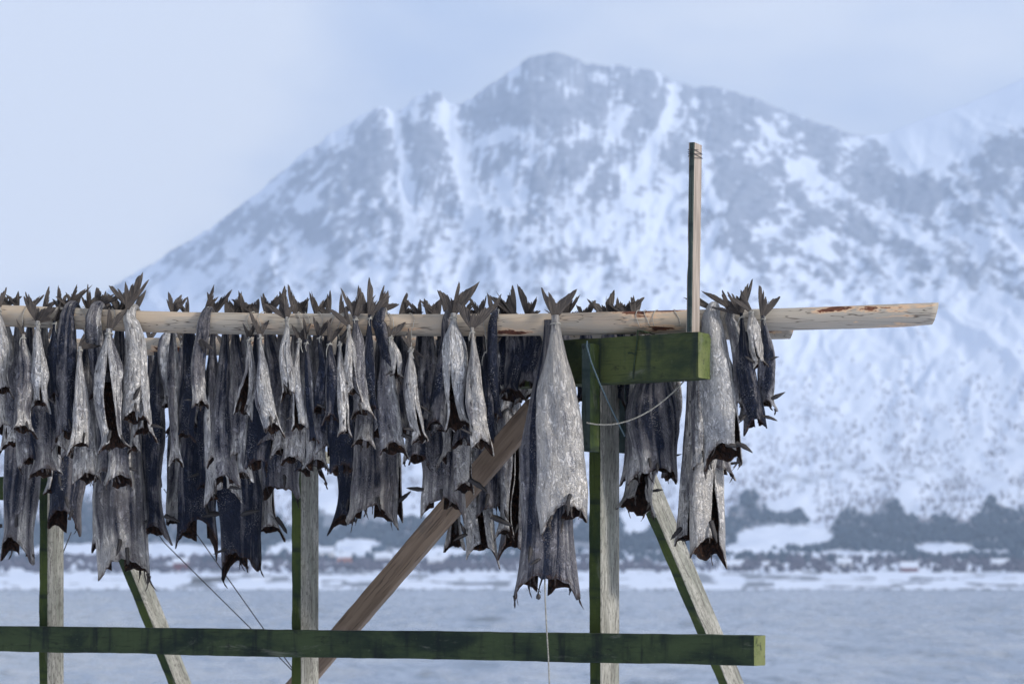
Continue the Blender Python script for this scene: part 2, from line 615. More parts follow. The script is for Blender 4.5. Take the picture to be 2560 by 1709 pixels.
# poles
def log(name, cps, r0, r1, label, sd, bark=()):
    """cps = [(px, py, D)] centre line of a peeled log"""
    pts = [P(*c) for c in cps]
    xs = np.array([p.x for p in pts])
    N = 170
    X = np.linspace(xs[0], xs[-1], N)
    # smooth curve through the control points
    Y = np.interp(X, xs, [p.y for p in pts])
    Z = np.interp(X, xs, [p.z for p in pts])
    ker = np.hanning(41)
    ker /= ker.sum()
    pad = lambda q: np.concatenate([2 * q[0] - q[20:0:-1], q, 2 * q[-1] - q[-2:-22:-1]])
    Y, Z = np.convolve(pad(Y), ker, 'valid'), np.convolve(pad(Z), ker, 'valid')
    K = 28
    V, Fc = [], []
    o0 = Vector((X[0], Y[0], Z[0]))
    for i in range(N):
        t = i / (N - 1)
        r = r0 + (r1 - r0) * t
        for k in range(K):
            a = 2 * math.pi * k / K
            rr = r * (1 + .05 * (float(fbm(np.float64(X[i] * 5), np.float64(math.cos(a) * 1.2 + 5 + math.sin(a)), sd)) - .5) * 2)
            dx = 0
            if i >= N - 6:
                rr *= 1 - .035 * (i - N + 6) / 5
                dx = -.020 * (1 - math.sin(a)) * .5 * (i - N + 6) / 5
            V.append((X[i] - o0.x + dx, Y[i] - o0.y + rr * math.cos(a), Z[i] - o0.z + rr * math.sin(a)))
    for i in range(N - 1):
        for k in range(K):
            Fc.append((i * K + k, i * K + (k + 1) % K, (i + 1) * K + (k + 1) % K, (i + 1) * K + k))
    Fc.append(tuple(range(K))[::-1])
    Fc.append(tuple((N - 1) * K + k for k in range(K)))
    o = mesh_obj(name, V, Fc, M['log'], loc=o0)
    cov = np.zeros((len(V), 4), dtype=np.float32)
    for i in range(N):
        pxx = 1280 + X[i] * F / Y[i]
        for k in range(K):
            a = 2 * math.pi * k / K
            cov[i * K + k, 0] = max([0] + [am * math.exp(-((pxx - bx_) / rx * .7) ** 2 - ((a - aa) / ra) ** 2) * .95 for bx_, aa, rx, ra, am in bark])
    at = o.data.attributes.new('cover', 'FLOAT_COLOR', 'POINT')
    at.data.foreach_set('color', cov.ravel())
    tag(o, label, 'pole', 'poles of the drying rack')
    return o


fp = [(-420, 775), (15, 788), (330, 803), (500, 808), (1055, 813), (1290, 813), (1440, 810), (1690, 803), (1950, 799), (2220, 790), (2345, 784)]
log('pole', [(x, y, Dp(x)) for x, y in fp],   .0358, .0382, 'long peeled front pole carrying the fish, its end jutting out at right', 4,
    [(2150, 2.45, 110, .5, .75), (2090, 2.2, 60, .35, .6), (1640, 1.95, 80, .3, .6), (1650, 3.95, 60, .4, .6), (1600, 4.4, 60, .3, .6), (1275, 4.0, 60, .4, .65), (1010, 3.8, 40, .5, .55), (960, 3.6, 22, .5, .7), (1500, 4.3, 60, .25, .55), (780, 3.3, 20, .5, .55)])
kp = [(-420, 872), (350, 867), (1035, 862), (1240, 848), (1440, 831), (1990, 823)]
log('pole', [(x, y, Dk(x)) for x, y in kp], .034, .0335, 'second peeled pole just behind and below the front pole', 9, [(1960, 2.9, 60, .5, .7), (420, 3.4, 40, .5, .5)])


def pole_y(px):
    return float(np.interp(px, [c[0] for c in fp], [c[1] for c in fp]))


def kpole_y(px):
    return float(np.interp(px, [c[0] for c in kp], [c[1] for c in kp]))


# ------------------------------------------------------------------ dried cod
NT_, NPH = 46, 34
TK = [0, .05, .12, .22, .36, .52, .68, .80, .89, .95, 1.0]
WKS = ([.20, .19, .27, .43, .66, .86, .98, 1.0, .93, .89, .94],
       [.24, .22, .42, .72, .95, 1.0, .88, .70, .58, .66, 1.12],
       [.26, .25, .38, .60, .84, .97, 1.0, .92, .78, .80, 1.16],
       [.17, .18, .28, .46, .72, .93, 1.0, 1.0, .97, .94, .96])


def fish_body(par, tie, rel, Dloc, spec, sd):
    """rel: list of path points relative to tie (metres); spec: see cod()"""
    rg = np.random.default_rng(sd)
    s = Dloc / F
    path = np.array([tuple(p) for p in rel])
    seg = np.r_[0, np.cumsum(np.linalg.norm(np.diff(path, axis=0), axis=1))]
    L = seg[-1]
    t = np.linspace(0, 1, NT_)
    c = np.stack([np.interp(t * L, seg, path[:, i]) for i in range(3)], 1)
    tan = np.gradient(c, axis=0)
    tan /= np.linalg.norm(tan, axis=1)[:, None]
    X = np.array([1.0, 0, 0])[None] - tan * tan[:, :1]
    X /= np.linalg.norm(X, axis=1)[:, None]
    Yv = np.cross(X, tan)                     # points to the front (-y) for a hanging body
    wk = np.array(WKS[spec.get('prof', 0 if spec['w'] > 80 else int(rg.integers(0, 3)))])
    wk = wk * (1 + rg.normal(0, .06, len(wk)))
    wk[0] = max(wk[0], 8 / spec['w'])
    wk[1] = max(wk[1], 7 / spec['w'])
    wprof = np.interp(t, TK, wk)
    ker = np.array([1, 2, 3, 2, 1.]) / 9
    wprof = np.convolve(np.pad(wprof, 2, 'edge'), ker, 'valid')
    a = spec['w'] * .5 * s * wprof
    br = np.interp(t, [0, .12, .4, .8, 1], [.92, .88, .72, .60, .46]) * spec.get('fat', 1)
    b = a * br
    gmax, ts = spec['slit']
    gap = gmax * sstep(ts, .93, t)
    th0 = -rad(90) + rad(spec['yaw'])          # angle 0 = right, -90 = front
    v = np.linspace(0, 1, NPH)
    TT, VV = np.meshgrid(t, v, indexing='ij')
    TH_ = th0 + gap[:, None] / 2 + VV * (2 * math.pi - gap[:, None])
    body = sstep(.05, .35, TT)
    p = rg.uniform(0, 6.28, 8)
    r = 1 + body * (.085 * np.sin(2 * TH_ + p[0] + 1.2 * TT) + .07 * np.sin(3 * TH_ + p[1] + 2.0 * np.sin(3 * TT + p[5]))
                    - .13 * (1 - np.abs(np.sin(1.5 * TH_ + p[2] + 1.5 * TT + .8 * np.sin(4 * TT + p[7])))) ** 2.2 - .06 * (1 - np.abs(np.sin(4.5 * TH_ + p[3] - 2 * TT))) ** 2 + .08)
    per = np.abs(((TH_ - th0) / math.pi) - 1)     # 1 at the slit, 0 opposite
    r += body * (.16 if spec['w'] > 80 else .34) * (fbm(np.cos(TH_) * 1.6 + 20 + sd % 17, np.sin(TH_) * 1.6 + TT * 5, sd % 91, 3) - .5)
    edge = sstep(.78, 1.0, per)
    r += edge * sstep(ts, .95, TT) * spec.get('curl', .22) * (vnoise(TT * 4 + sd % 7, TT * 0 + VV.round() * 3, sd % 31) - .15)
    ycr = (1 - np.abs(2 * fbm(TH_ * 2.4 + p[4] * 3, TT * 2.2 + p[5], sd % 71, 3, .6) - 1)) - .6
    wob = spec.get('wob', rg.uniform(.05, .17) if spec['w'] < 80 else .05) * spec['w'] * s * np.sin(t * 5 + p[6])
    twist = rad(spec.get('twist', rg.uniform(-75, 75))) * (t - .4)
    ct, st_ = np.cos(TH_) * r * a[:, None], np.sin(TH_) * r * b[:, None]
    ca, sa = np.cos(twist)[:, None], np.sin(twist)[:, None]
    u_, w_ = ct * ca - st_ * sa, ct * sa + st_ * ca
    pos = c[:, None, :] + (u_ + wob[:, None] * sstep(.1, .5, t)[:, None])[..., None] * X[:, None, :] + w_[..., None] * Yv[:, None, :]
    pos[..., 1] += (body * a[:, None] * (.14 if spec['w'] > 80 else .25) * ycr * np.where(np.sin(TH_) < 0, -1, 1))
    # the ragged neck with its collar-bone points
    wg = sstep(.74, 1.0, TT)
    pl, pr = spec['prong']
    aw = (TH_ + math.pi) % (2 * math.pi) - math.pi
    dl = np.abs(np.abs(aw) - math.pi)
    dr = np.abs(aw)
    E = pl * np.exp(-(dl / .50) ** 2) + pr * np.exp(-(dr / .50) ** 2)
    front = np.exp(-((aw + math.pi / 2) / .75) ** 2)
    back = np.exp(-((aw - math.pi / 2) / .75) ** 2)
    E -= spec.get('arch', rg.uniform(.10, .26)) * spec['w'] * front * 1.3
    E += spec.get('bk', rg.uniform(.0, .40)) * spec['w'] * back
    E += sstep(.9, 1, TT) * (fbm(TH_ * 3.3 + sd % 13, TT * 2, sd % 57, 3) - .5) * .15 * spec['w']
    E += sstep(.96, 1, TT) * (vnoise(TH_ * 9 + sd % 13, TT * 2, sd % 57) - .5) * .06 * spec['w']
    pos[..., 2] -= wg ** 1.5 * E * s
    ox = wg ** 2 * s * (np.exp(-(dr / .6) ** 2) * pr - np.exp(-(dl / .6) ** 2) * pl) * spec.get('out', .42 if spec['w'] < 80 else .22)
    pos[..., 0] += ox
    # prongs get thin
    mid = c[:, None, 1]
    thin = 1 - .55 * sstep(.9, 1, TT) * np.clip((np.exp(-(dl / .5) ** 2) + np.exp(-(dr / .5) ** 2)), 0, 1)
    pos[..., 1] = mid + (pos[..., 1] - mid) * thin
    # inner surface
    i0 = int(NT_ * .45)
    cen = pos[i0:].mean(axis=1, keepdims=True)
    cen2 = c[i0:, None, :].copy()
    cen2[..., 2] = pos[i0:, :, 2:3].mean(axis=1)
    inner = pos[i0:].copy()
    dvec = inner[..., :2] - cen2[..., :2]
    ln = np.linalg.norm(dvec, axis=-1, keepdims=True) + 1e-6
    off = np.minimum(.0045, ln * .35)
    inner[..., :2] -= dvec / ln * off
    nin = NT_ - i0
    V = np.concatenate([pos.reshape(-1, 3), inner.reshape(-1, 3)])
    faces = []
    idx = np.arange(NT_ * NPH).reshape(NT_, NPH)
    q = np.stack([idx[:-1, :-1], idx[:-1, 1:], idx[1:, 1:], idx[1:, :-1]], -1).reshape(-1, 4)
    faces.append(q)
    o = NT_ * NPH
    id2 = np.arange(nin * NPH).reshape(nin, NPH) + o
    faces.append(np.stack([id2[:-1, :-1], id2[1:, :-1], id2[1:, 1:], id2[:-1, 1:]], -1).reshape(-1, 4))
    faces.append(np.stack([idx[-1, :-1], idx[-1, 1:], id2[-1, 1:], id2[-1, :-1]], -1))     # rim
    for cI, flip in ((0, 0), (NPH - 1, 1)):                                                # lips of the slit
        A = np.stack([idx[i0:-1, cI], idx[i0 + 1:, cI], id2[1:, cI], id2[:-1, cI]], -1)
        faces.append(A[:, ::-1] if flip else A)
    Fc = np.concatenate(faces)
    tone = spec['tone']
    backness = .5 - .5 * np.cos((1 - per) * math.pi)
    pg = np.zeros((NT_, NPH, 4))
    pg[..., 0], pg[..., 1], pg[..., 3] = backness, TT, tone
    pgi = pg[i0:].copy()
    pgi[..., 2] = 1
    # a fold of dark meat along the slit
    pig = np.concatenate([pg.reshape(-1, 4), pgi.reshape(-1, 4)])
    sk = np.zeros((NT_, NPH, 3))
    sk[..., 0] = TH_ * a[:, None].max() * .8 + sd % 50
    sk[..., 1] = TT * L + (sd * 7) % 31
    sk[..., 2] = sd % 19
    skin = np.concatenate([sk.reshape(-1, 3), sk[i0:].reshape(-1, 3)])
    # shreds below the neck
    extra_v, extra_f = [], []
    ns = spec.get('shreds', int(rg.integers(0, 4)))
    Vl = [V]
    Fl = [Fc]
    tri_pig, tri_sk = [pig], [skin]
    base = len(V)
    for k in range(ns):
        j = int(rg.integers(0, NPH))
        p0 = inner[-1, j]
        ln = rg.uniform(.08, .22) * spec['w'] * s * 1.4 + .006
        n = 5
        w0 = rg.uniform(.0025, .006)
        dxx, dyy = rg.normal(0, .3), rg.normal(0, .3)
        vv = []
        for i in range(n):
            u = i / (n - 1)
            w = w0 * (1 - .75 * u) * (1 + .4 * math.sin(u * 9 + k))
            cx = p0 + np.array([dxx * ln * u * u, dyy * ln * u, -ln * u + .004])
            vv += [cx + [-w, 0, 0], cx + [0, -w * .5, 0], cx + [w, 0, 0], cx + [0, w * .5, 0]]
        ff = []
        for i in range(n - 1):
            for m in range(4):
                ff.append((base + i * 4 + m, base + i * 4 + (m + 1) % 4, base + (i + 1) * 4 + (m + 1) % 4, base + (i + 1) * 4 + m))
        Vl.append(np.array(vv))
        Fl.append(np.array(ff))
        tri_pig.append(np.tile([.8, .9, .8, tone], (n * 4, 1)))
        tri_sk.append(np.array(vv) * 1.0 + sd % 11)
        base += n * 4
    o = mesh_obj('body', np.concatenate(Vl), np.concatenate(Fl).astype(np.int32), M['fishb' if spec['w'] > 80 else 'fish'], parent=par,
                 pig=np.concatenate(tri_pig), skin=np.concatenate(tri_sk))
    return c, a, b, pos


def tail_fin(par, base, ang, ln, spread, yaw, lean, sd, w0, mat=None):
    """forked tail fin standing on base (relative to par)"""
    rg = np.random.default_rng(sd)
    NS, NR = 31, 9
    sarr = np.linspace(-1, 1, NS)
    rarr = np.linspace(0, 1, NR)
    fork = rg.uniform(.36, .56)
    asym = rg.uniform(-.26, .26)
    tear = rg.integers(2, NS - 2, 4)
    V, SK = [], []
    th = .0013
    crv = rg.uniform(-.5, .5)
    jag = rg.uniform(-1, 1, NS)
    for side in (1, -1):
        for i, q in enumerate(sarr):
            l = ln * 1.03 * (fork + (1 - fork) * abs(q) ** 1.45) * (1 + asym * q) * (1 + .06 * jag[i])
            if i in tear:
                l *= .76
            for r in rarr:
                ph = rad(spread + 3) * q * (1.12 - .22 * r * r)
                x = math.sin(ph) * l * r + q * w0 * .95 * (1 - r * .8)
                z = math.cos(ph) * l * r
                y = th * side * (1 - .8 * r) + .10 * ln * math.sin(q * 3 + crv * 6) * r * r * .6 + crv * .30 * ln * r * r * abs(q) + .012 * ln * jag[i] * r
                V.append((x, y, z))
                SK.append((ph * .05 + sd % 23 + q * .03, r * l, side * .2))
    V = np.array(V)
    n1 = NS * NR
    Fc = []
    for i in range(NS - 1):
        for r in range(NR - 1):
            a = i * NR + r
            Fc.append((a, a + NR, a + NR + 1, a + 1))
            Fc.append((n1 + a, n1 + a + 1, n1 + a + NR + 1, n1 + a + NR))
    for i in range(NS - 1):
        a = i * NR + NR - 1
        Fc.append((a, a + NR, n1 + a + NR, n1 + a))
    for r in range(NR - 1):
        Fc.append((r, r + 1, n1 + r + 1, n1 + r))
        a = (NS - 1) * NR + r
        Fc.append((a + 1, a, n1 + a, n1 + a + 1))
    R = Matrix.Rotation(rad(ang), 3, 'Y') @ Matrix.Rotation(rad(lean), 3, 'X') @ Matrix.Rotation(rad(yaw), 3, 'Z')
    V = V @ np.array(R).T
    return mesh_obj('tail_fin', V + np.array(base), np.array(Fc, dtype=np.int32), mat or M['fin'], parent=par, skin=np.array(SK))


def blade(par, p, d, ln, w, nrm, sd, name='pectoral_fin', bend=.2):
    """slim fin from p along d"""
    rg = np.random.default_rng(sd)
    p, d, nrm = Vector(p), Vector(d).normalized(), Vector(nrm)
    s = d.cross(nrm).normalized()
    n = s.cross(d).normalized()
    N = 9
    V, SK, Fc = [], [], []
    for i in range(N):
        t = i / (N - 1)
        ww = w * 1.25 * (.6 + 1.3 * t) * (1 - t) ** .8 if t < .999 else .0004
        ww = max(ww, .0006) * (1 + .12 * rg.normal())
        c = p + d * ln * t + s * bend * ln * t * t + n * .08 * ln * math.sin(t * 3)
        for u, v in ((-1, 0), (0, .22), (1, 0), (0, -.22)):
            V.append(c + s * ww * u + n * max(w * .3 * (1 - t), .0005) * v * 2)
            SK.append((u * .01 + sd % 7, t * ln, v))
    for i in range(N - 1):
        for k in range(4):
            Fc.append((i * 4 + k, i * 4 + (k + 1) % 4, (i + 1) * 4 + (k + 1) % 4, (i + 1) * 4 + k))
    Fc += [(0, 1, 2, 3), tuple((N - 1) * 4 + k for k in (3, 2, 1, 0))]
    return mesh_obj(name, [tuple(v) for v in V], Fc, M['dfin'], parent=par, skin=SK)


COUNT = [0]


def cod(label, layer, tie, bot, w, tone, yaw=0, prong=(14, 14), tail=(0, 55, 26, 0), slit=(.6, .55), over=False, fins=(), knot=True,
        group='dried cod hung on the rack', tails=(), dj=None, **kw):
    """tie, bot: photo pixels of the tail knot and of the neck's middle; w = widest width in photo pixels.
    layer: depth relative to a pole. tail = (tilt, length px, half spread deg, yaw). fins = [(x px, y px, dir x, dir y, length px)]"""
    COUNT[0] += 1
    sd = 100 + COUNT[0] * 37
    rg = np.random.default_rng(sd)
    base = layer[0]
    px = tie[0]
    D = Dp(px) if base == 'f' else Dk(px)
    D += float(layer[1:] or 0) + (rg.uniform(-.012, .012) if dj is None else dj)
    s = D / F
    tp = P(tie[0], tie[1], D)
    bp = P(bot[0], bot[1], D)
    root = empty('dried_cod', tp, label, 'dried fish', group)
    dx, dz = bp.x - tp.x, bp.z - tp.z
    n = 24
    rel = []
    bow = kw.get('bow', rg.uniform(-.2, .2) if w < 80 else rg.uniform(-.05, .05)) * w * s
    for i in range(n + 1):
        t = i / n
        e = t + .25 * t * (1 - t)
        rel.append((dx * e + bow * math.sin(math.pi * t), -.012 * math.sin(math.pi * min(1, t * 1.2)), dz * t))
    if over:
        # the root of the tail is bent over the pole
        py = pole_y(px) if base == 'f' else kpole_y(px)
        Dc = Dp(px) if base == 'f' else Dk(px)
        pc = P(px, py, Dc) - tp
        R = .0375 + .012
        arc = []
        for k in range(9):
            al = rad(165 - 165 * k / 8)
            arc.append((0 + .006 * (8 - k) * (1 if over > 0 else -1) * .6, pc.y - R * math.cos(al), pc.z + R * math.sin(al)))
        rel2 = [(x + 0, y + (arc[-1][1] - 0), z) for x, y, z in rel if z < arc[-1][2] - .01]
        rel = arc + rel2
    spec = dict(w=w, tone=tone, yaw=yaw, prong=prong, slit=slit)
    spec.update(kw)
    c, a, b, pos = fish_body(root, tp, rel, D, spec, sd)
    allt = ([tail] if tail else []) + list(tails)
    for k, tl in enumerate(allt):
        ang, ln, spr, tyaw = tl[:4]
        lean = tl[4] if len(tl) > 4 else rg.uniform(-22, 4)
        if over and k == 0:
            bp_ = (c[0][0], c[0][1], c[0][2]) if len(tl) <= 5 else (tl[5] * s, tl[6] * s if len(tl) > 6 else -.03, 0)
            if len(tl) <= 5:
                bp_ = (0, pc.y + .002, pc.z + .045)
        else:
            bp_ = (tl[5] * s if len(tl) > 5 else 0, 0, -.003)
        tail_fin(root, bp_, ang, ln * s, spr, tyaw, lean, sd + k * 3 + 1, max(a[1] * .9, .007))
    if knot:
        pts = []
        r0 = a[1] * 1.10 + .002
        z0 = c[2][2] if not over else c[9][2]
        cy = c[2][1] if not over else c[9][1]
        cx = c[2][0] if not over else c[9][0]
        rb = b[2] * 1.2 + .002
        for i in range(34):
            al = i / 34 * 2 * math.pi * 2.1 + 1
            pts.append((cx + math.cos(al) * r0, cy - math.sin(al) * rb, z0 + .004 * (i / 34 - .5) + .002 * math.sin(al)))
        fl = rg.uniform(.012, .045)
        q = Vector(pts[-1])
        sx = rg.uniform(-.5, .5)
        for i in range(1, 8):
            u = i / 7
            pts.append((q.x + sx * fl * u + .004 * math.sin(u * 6), q.y - .006 * math.sin(u * 3), q.z - fl * u * u + .006 * math.sin(u * 4)))
        if base == 'f' and not over and tie[1] > pole_y(px) + 14:
            pc_ = P(px, pole_y(px), Dp(px)) - tp
            top = [(pts[0][0] * .4, pts[0][1] - .002, pts[0][2])]
            rr = .0385 + .0022
            for i in range(11):
                al = rad(-25 + 150 * i / 10)
                top.append((.010 * math.sin(i * .5 + sd) + rg.uniform(-.001, .001), pc_.y - rr * math.cos(al), pc_.z + rr * math.sin(al)))
            pts = top[::-1] + pts
        v, f = tube(pts, .0014, 5)
        mesh_obj('twine', v, f, M['twine'], parent=root)
    fins = list(fins)
    if kw.get('auto', True) and w > 24 and layer not in ('f+.07', 'k+.07', 'f+.28'):
        Lp = bot[1] - tie[1]
        for q_ in range(int(rg.integers(1, 3)) if not fins else int(rg.integers(0, 2))):
            sd_ = rg.choice((-1, 1))
            if rg.random() < .55:
                fins.append((bot[0] + rg.uniform(-.25, .3) * w, bot[1] - rg.uniform(.08, .16) * Lp, rg.uniform(-.3, .3), rg.uniform(.7, 1), rg.uniform(.45, .75) * min(w, 60)))
            else:
                fins.append((bot[0] + sd_ * .42 * w, bot[1] - rg.uniform(.05, .14) * Lp, sd_ * rg.uniform(.5, .9), rg.uniform(-.3, .7), rg.uniform(.5, .9) * min(w, 60)))
    for k, fn in enumerate(fins):
        x, y, ddx, ddy, ln = fn[:5]
        q = P(x, y, D) - tp
        # root it on the front surface of the body
        ii = int(np.argmin(np.abs(pos[..., 2].mean(axis=1) - q.z)))
        row = pos[ii]
        fr = row[row[:, 1] <= row[:, 1].mean() + 1e-4]
        jj = int(np.argmin(np.abs(fr[:, 0] - q.x)))
        q.x = min(max(q.x, row[:, 0].min() + .003), row[:, 0].max() - .003)
        q.y = fr[jj, 1] + .001
        d = Vector((ddx, -.18, -ddy))
        blade(root, q, d, ln * s, ln * s * .13, (.15, -1, .1), sd + 11 + k, bend=rg.uniform(-.18, .18))
    return root

# ---- the fish, from left to right. Front pole first.
G1 = 'dried cod on the front pole'
G2 = 'dried cod on the back pole'
cod('pale dried cod cut off by the left picture edge, at pole height', 'f-.07', (-3, 768), (14, 975), 40, .85, 60, (10, 26), (0, 58, 20, 50), group=G1)
cod('slim dried cod, dark left flank and white right edge, second from the left edge', 'f-.09', (57, 836), (62, 1070), 44, .55, 70, (6, 26), (-12, 44, 16, 60), group=G1, fins=[(66, 1052, .2, .9, 26)], slit=(.4, .6))
cod('plump silvery dried cod with a white flared neck, third from the left edge', 'f-.08', (94, 802), (103, 1010), 46, .92, 25, (12, 26), (8, 66, 40, 10), group=G1, tails=[(58, 52, 22, 40)], slit=(.3, .75))
cod('thin dark dried cod with brown neck, right of the plump silvery one', 'f-.06', (136, 802), (136, 990), 24, .15, 170, (6, 10), (28, 68, 14, 60), group=G1)
cod('dark speckled dried cod whose tail root bends over the pole, beside the leftmost post', 'f-.055', (166, 800), (164, 1082), 50, .35, -120, (22, 10), (34, 62, 16, 50), over=1, group=G1, slit=(.5, .6))
cod('bright bluish white dried cod with a long left neck point, right of the leftmost post', 'f-.10', (200, 866), (203, 1112), 43, .88, 20, (30, 4), (48, 42, 34, 20), group=G1, slit=(.3, .8))
cod('blue grey speckled dried cod with a rusty neck point, left of the two-stranded one', 'f-.06', (232, 806), (236, 992), 42, .45, 110, (6, 20), (32, 60, 32, 10), over=1, group=G1)
cod('long two-stranded dried cod split by a dark slit, left of the brightest white cod', 'f-.09', (273, 822), (289, 1118), 66, .62, 5, (12, 8), (20, 66, 20, 30), group=G1, slit=(1.2, .12), curl=.35, fins=[(310, 1086, .25, .7, 28)])
cod('brightest white dried cod in the left third, draped over the pole top', 'f-.06', (318, 770), (344, 1040), 54, 1.0, 40, (8, 22), (-14, 84, 32, 10, -6), over=1, group=G1, slit=(.3, .85), tails=[(14, 78, 20, 30, -4)], fins=[(335, 1000, .4, -.9, 40)])
cod('stubby dried cod showing only a white neck flap under the brightest white one', 'f-.02', (352, 860), (360, 1080), 42, .8, 30, (10, 30), None, knot=False, group=G1)
cod('dark dried cod with hooked tail hanging over the bare stretch of front pole', 'f-.07', (506, 846), (497, 1010), 32, .55, -100, (10, 10), (30, 58, 18, 60), over=1, group=G1, slit=(.4, .6), tails=[(150, 44, 26, 30, 0, -6, -.07)])
cod('split dried cod with a round dark hollow neck, left of the middle white one', 'f-.07', (622, 843), (608, 1030), 40, .6, -20, (10, 20), (2, 50, 24, 40), group=G1, slit=(1.5, .3), curl=.4, bow=.25)
cod('dried cod half dark half white, lengthwise, with a curled white neck', 'f-.09', (650, 836), (682, 1070), 42, .75, 60, (4, 30), (2, 56, 26, 20), group=G1, slit=(.5, .7))
cod('short silvery dried cod under the biggest pale brown tail, middle of the pole', 'f-.09', (717, 792), (718, 980), 35, .8, 10, (26, 6), (-38, 72, 22, 15, -6), group=G1, slit=(.3, .85), tails=[(8, 60, 18, 40)])
cod('silvery dried cod with a flat white neck, right of the short silvery one', 'f-.07', (748, 846), (747, 1064), 32, .8, -20, (12, 10), (4, 48, 30, 20), group=G1)
cod('very thin dark dried cod left of the dark speckled pair above the middle post', 'f-.06', (765, 848), (786, 1098), 20, .25, 150, (4, 12), (0, 52, 14, 60), group=G1)
cod('dark speckled dried cod, left one of the pair above the middle post', 'f-.075', (797, 838), (805, 1030), 40, .3, 160, (16, 14), (10, 54, 26, 20), group=G1)
cod('dark speckled dried cod, right one of the pair above the middle post', 'f-.085', (823, 853), (829, 1046), 35, .35, 170, (18, 10), (20, 56, 20, 20), group=G1)
cod('narrow pale dried cod ending in a fluffy white neck beside the dark pair', 'f-.09', (849, 853), (860, 1082), 25, .9, 40, (10, 12), (52, 60, 20, 20), group=G1)
cod('short dried cod with a tan lengthwise cut, left of the broad grey one', 'f-.10', (872, 812), (884, 978), 30, .75, 35, (12, 32), (-30, 60, 20, 20), group=G1, slit=(1.0, .35), curl=.3)
cod('broad plain grey dried cod tied at pole top under two upright tails', 'f-.06', (887, 790), (905, 1030), 42, .55, 140, (20, 20), (-10, 74, 18, 20, -3), group=G1, tails=[(30, 66, 14, 30, -3)])
cod('dark narrow dried cod under the big upright tail, centre of the pole', 'f-.065', (924, 787), (931, 1020), 26, .2, 170, (8, 6), (22, 84, 22, 10, -4), group=G1)
cod('dark white-flecked dried cod slanting right from the pole top, centre', 'f-.10', (943, 786), (984, 948), 33, .3, 150, (8, 14), (40, 62, 30, 20, -4), over=1, group=G1, fins=[(992, 941, .95, .05, 36)])
cod('long dark dried cod with white right flank, under the slanting flecked one', 'f-.04', (952, 842), (980, 1122), 58, .5, 80, (16, 36), None, knot=False, group=G1, slit=(.8, .4))
cod('yellowish white short dried cod under a wide dark tail and white string', 'f-.075', (976, 842), (992, 940), 30, .95, 10, (4, 4), (5, 58, 36, 10), group=G1)
cod('slender pale dried cod curving right, alone in the gap right of centre', 'f-.08', (1027, 868), (1050, 1098), 36, .78, 30, (8, 8), (-22, 46, 18, 40), group=G1, bow=-.3, tails=[(140, 50, 16, 40, 0, -2, -.02)])
cod('dark speckled dried cod with a hollow neck, left of the big white split one', 'f-.06', (1111, 846), (1097, 1058), 42, .4, 130, (20, 16), (0, 48, 20, 50), over=1, group=G1)
cod('big white dried cod split in two strands under the largest spread tail', 'f-.085', (1134, 783), (1150, 1062), 58, 1.0, -28, (18, 14), (2, 84, 36, 0, -8), group=G1, slit=(1.1, .45), curl=.4, fins=[(1170, 1056, .95, .12, 44)], tails=[(26, 74, 18, 30, -10)])
cod('white and grey dried cod with flared neck, right neighbour of the big split one', 'f-.10', (1180, 819), (1199, 1112), 44, .82, 60, (8, 32), (6, 78, 40, 10, -5), group=G1, slit=(.4, .75))
cod('narrow dark dried cod under a small tail left of the pale hanging pair', 'f-.04', (1216, 872), (1219, 1098), 30, .2, 160, (8, 10), (20, 46, 30, 20), group=G1)
cod('narrow dark dried cod hung by a looped white string left of the huge centre cod', 'f+.02', (1232, 850), (1243, 1045), 28, .2, 190, (6, 6), (4, 50, 20, 20), over=1, group=G1, tails=[(175, 40, 24, 10, 0, -4, -.09)])
cod('huge tan and silver dried cod in front, tied at the pole top', 'f-.085', (1388, 788), (1412, 1290), 118, 1.08, 205, (42, 20), (6, 82, 32, 5, -6), group=G1, slit=(.5, .75), twist=25, fat=.85, prof=3, out=.10, wob=.03, fins=[(1425, 1235, -.30, .95, 40)], shreds=9, dj=0)
cod('huge grey dried cod behind the tan one, longest of all', 'f-.03', (1370, 800), (1357, 1448), 126, .42, 185, (48, 46), None, knot=False, group=G1, slit=(.5, .75), arch=.04, out=.42, prof=3, fins=[(1352, 1395, -.9, .5, 34)], shreds=8, dj=0)
# right of the stick
cod('long white dried cod with a dark open neck, just right of the tall stick', 'f-.055', (1778, 778), (1806, 1138), 92, .98, 60, (44, 26), (-62, 70, 10, 40, -5), over=1, group=G1, slit=(.6, .7), fins=[(1812, 1112, .9, .25, 40), (1838, 1108, .9, .4, 48)], shreds=9, dj=0)
cod('narrow grey strip-like dried cod left of the long white one, under the beam end', 'f+.09', (1750, 850), (1752, 1166), 42, .65, 40, (8, 10), None, knot=False, group=G1, slit=(.9, .1), dj=0)
cod('smooth grey dried cod draped over the pole, between the long white and the dark one', 'f-.05', (1826, 782), (1842, 1014), 42, .75, 150, (14, 6), (-40, 62, 20, 20, -5), over=1, group=G1, dj=0)
cod('dark ridged dried cod under the tallest right tail', 'f-.075', (1853, 782), (1886, 1060), 46, .18, 170, (26, 12), (-8, 80, 26, 10, -5), group=G1, tails=[(-58, 66, 20, 30, -5)], dj=0)
cod('small pale dried cod with a hooked dark neck, second from the right end', 'f-.095', (1877, 776), (1903, 914), 37, .85, -10, (22, 28), (-40, 66, 18, 30, -6), group=G1, slit=(.4, .5), dj=0)
cod('brown grey dried cod at the right end of the row with two spiky fins', 'f-.07', (1906, 789), (1920, 1014), 38, .5, 140, (6, 14), (18, 76, 24, 10, -5), group=G1, fins=[(1926, 998, .95, -.4, 40), (1922, 900, .9, -.35, 24)], dj=0)
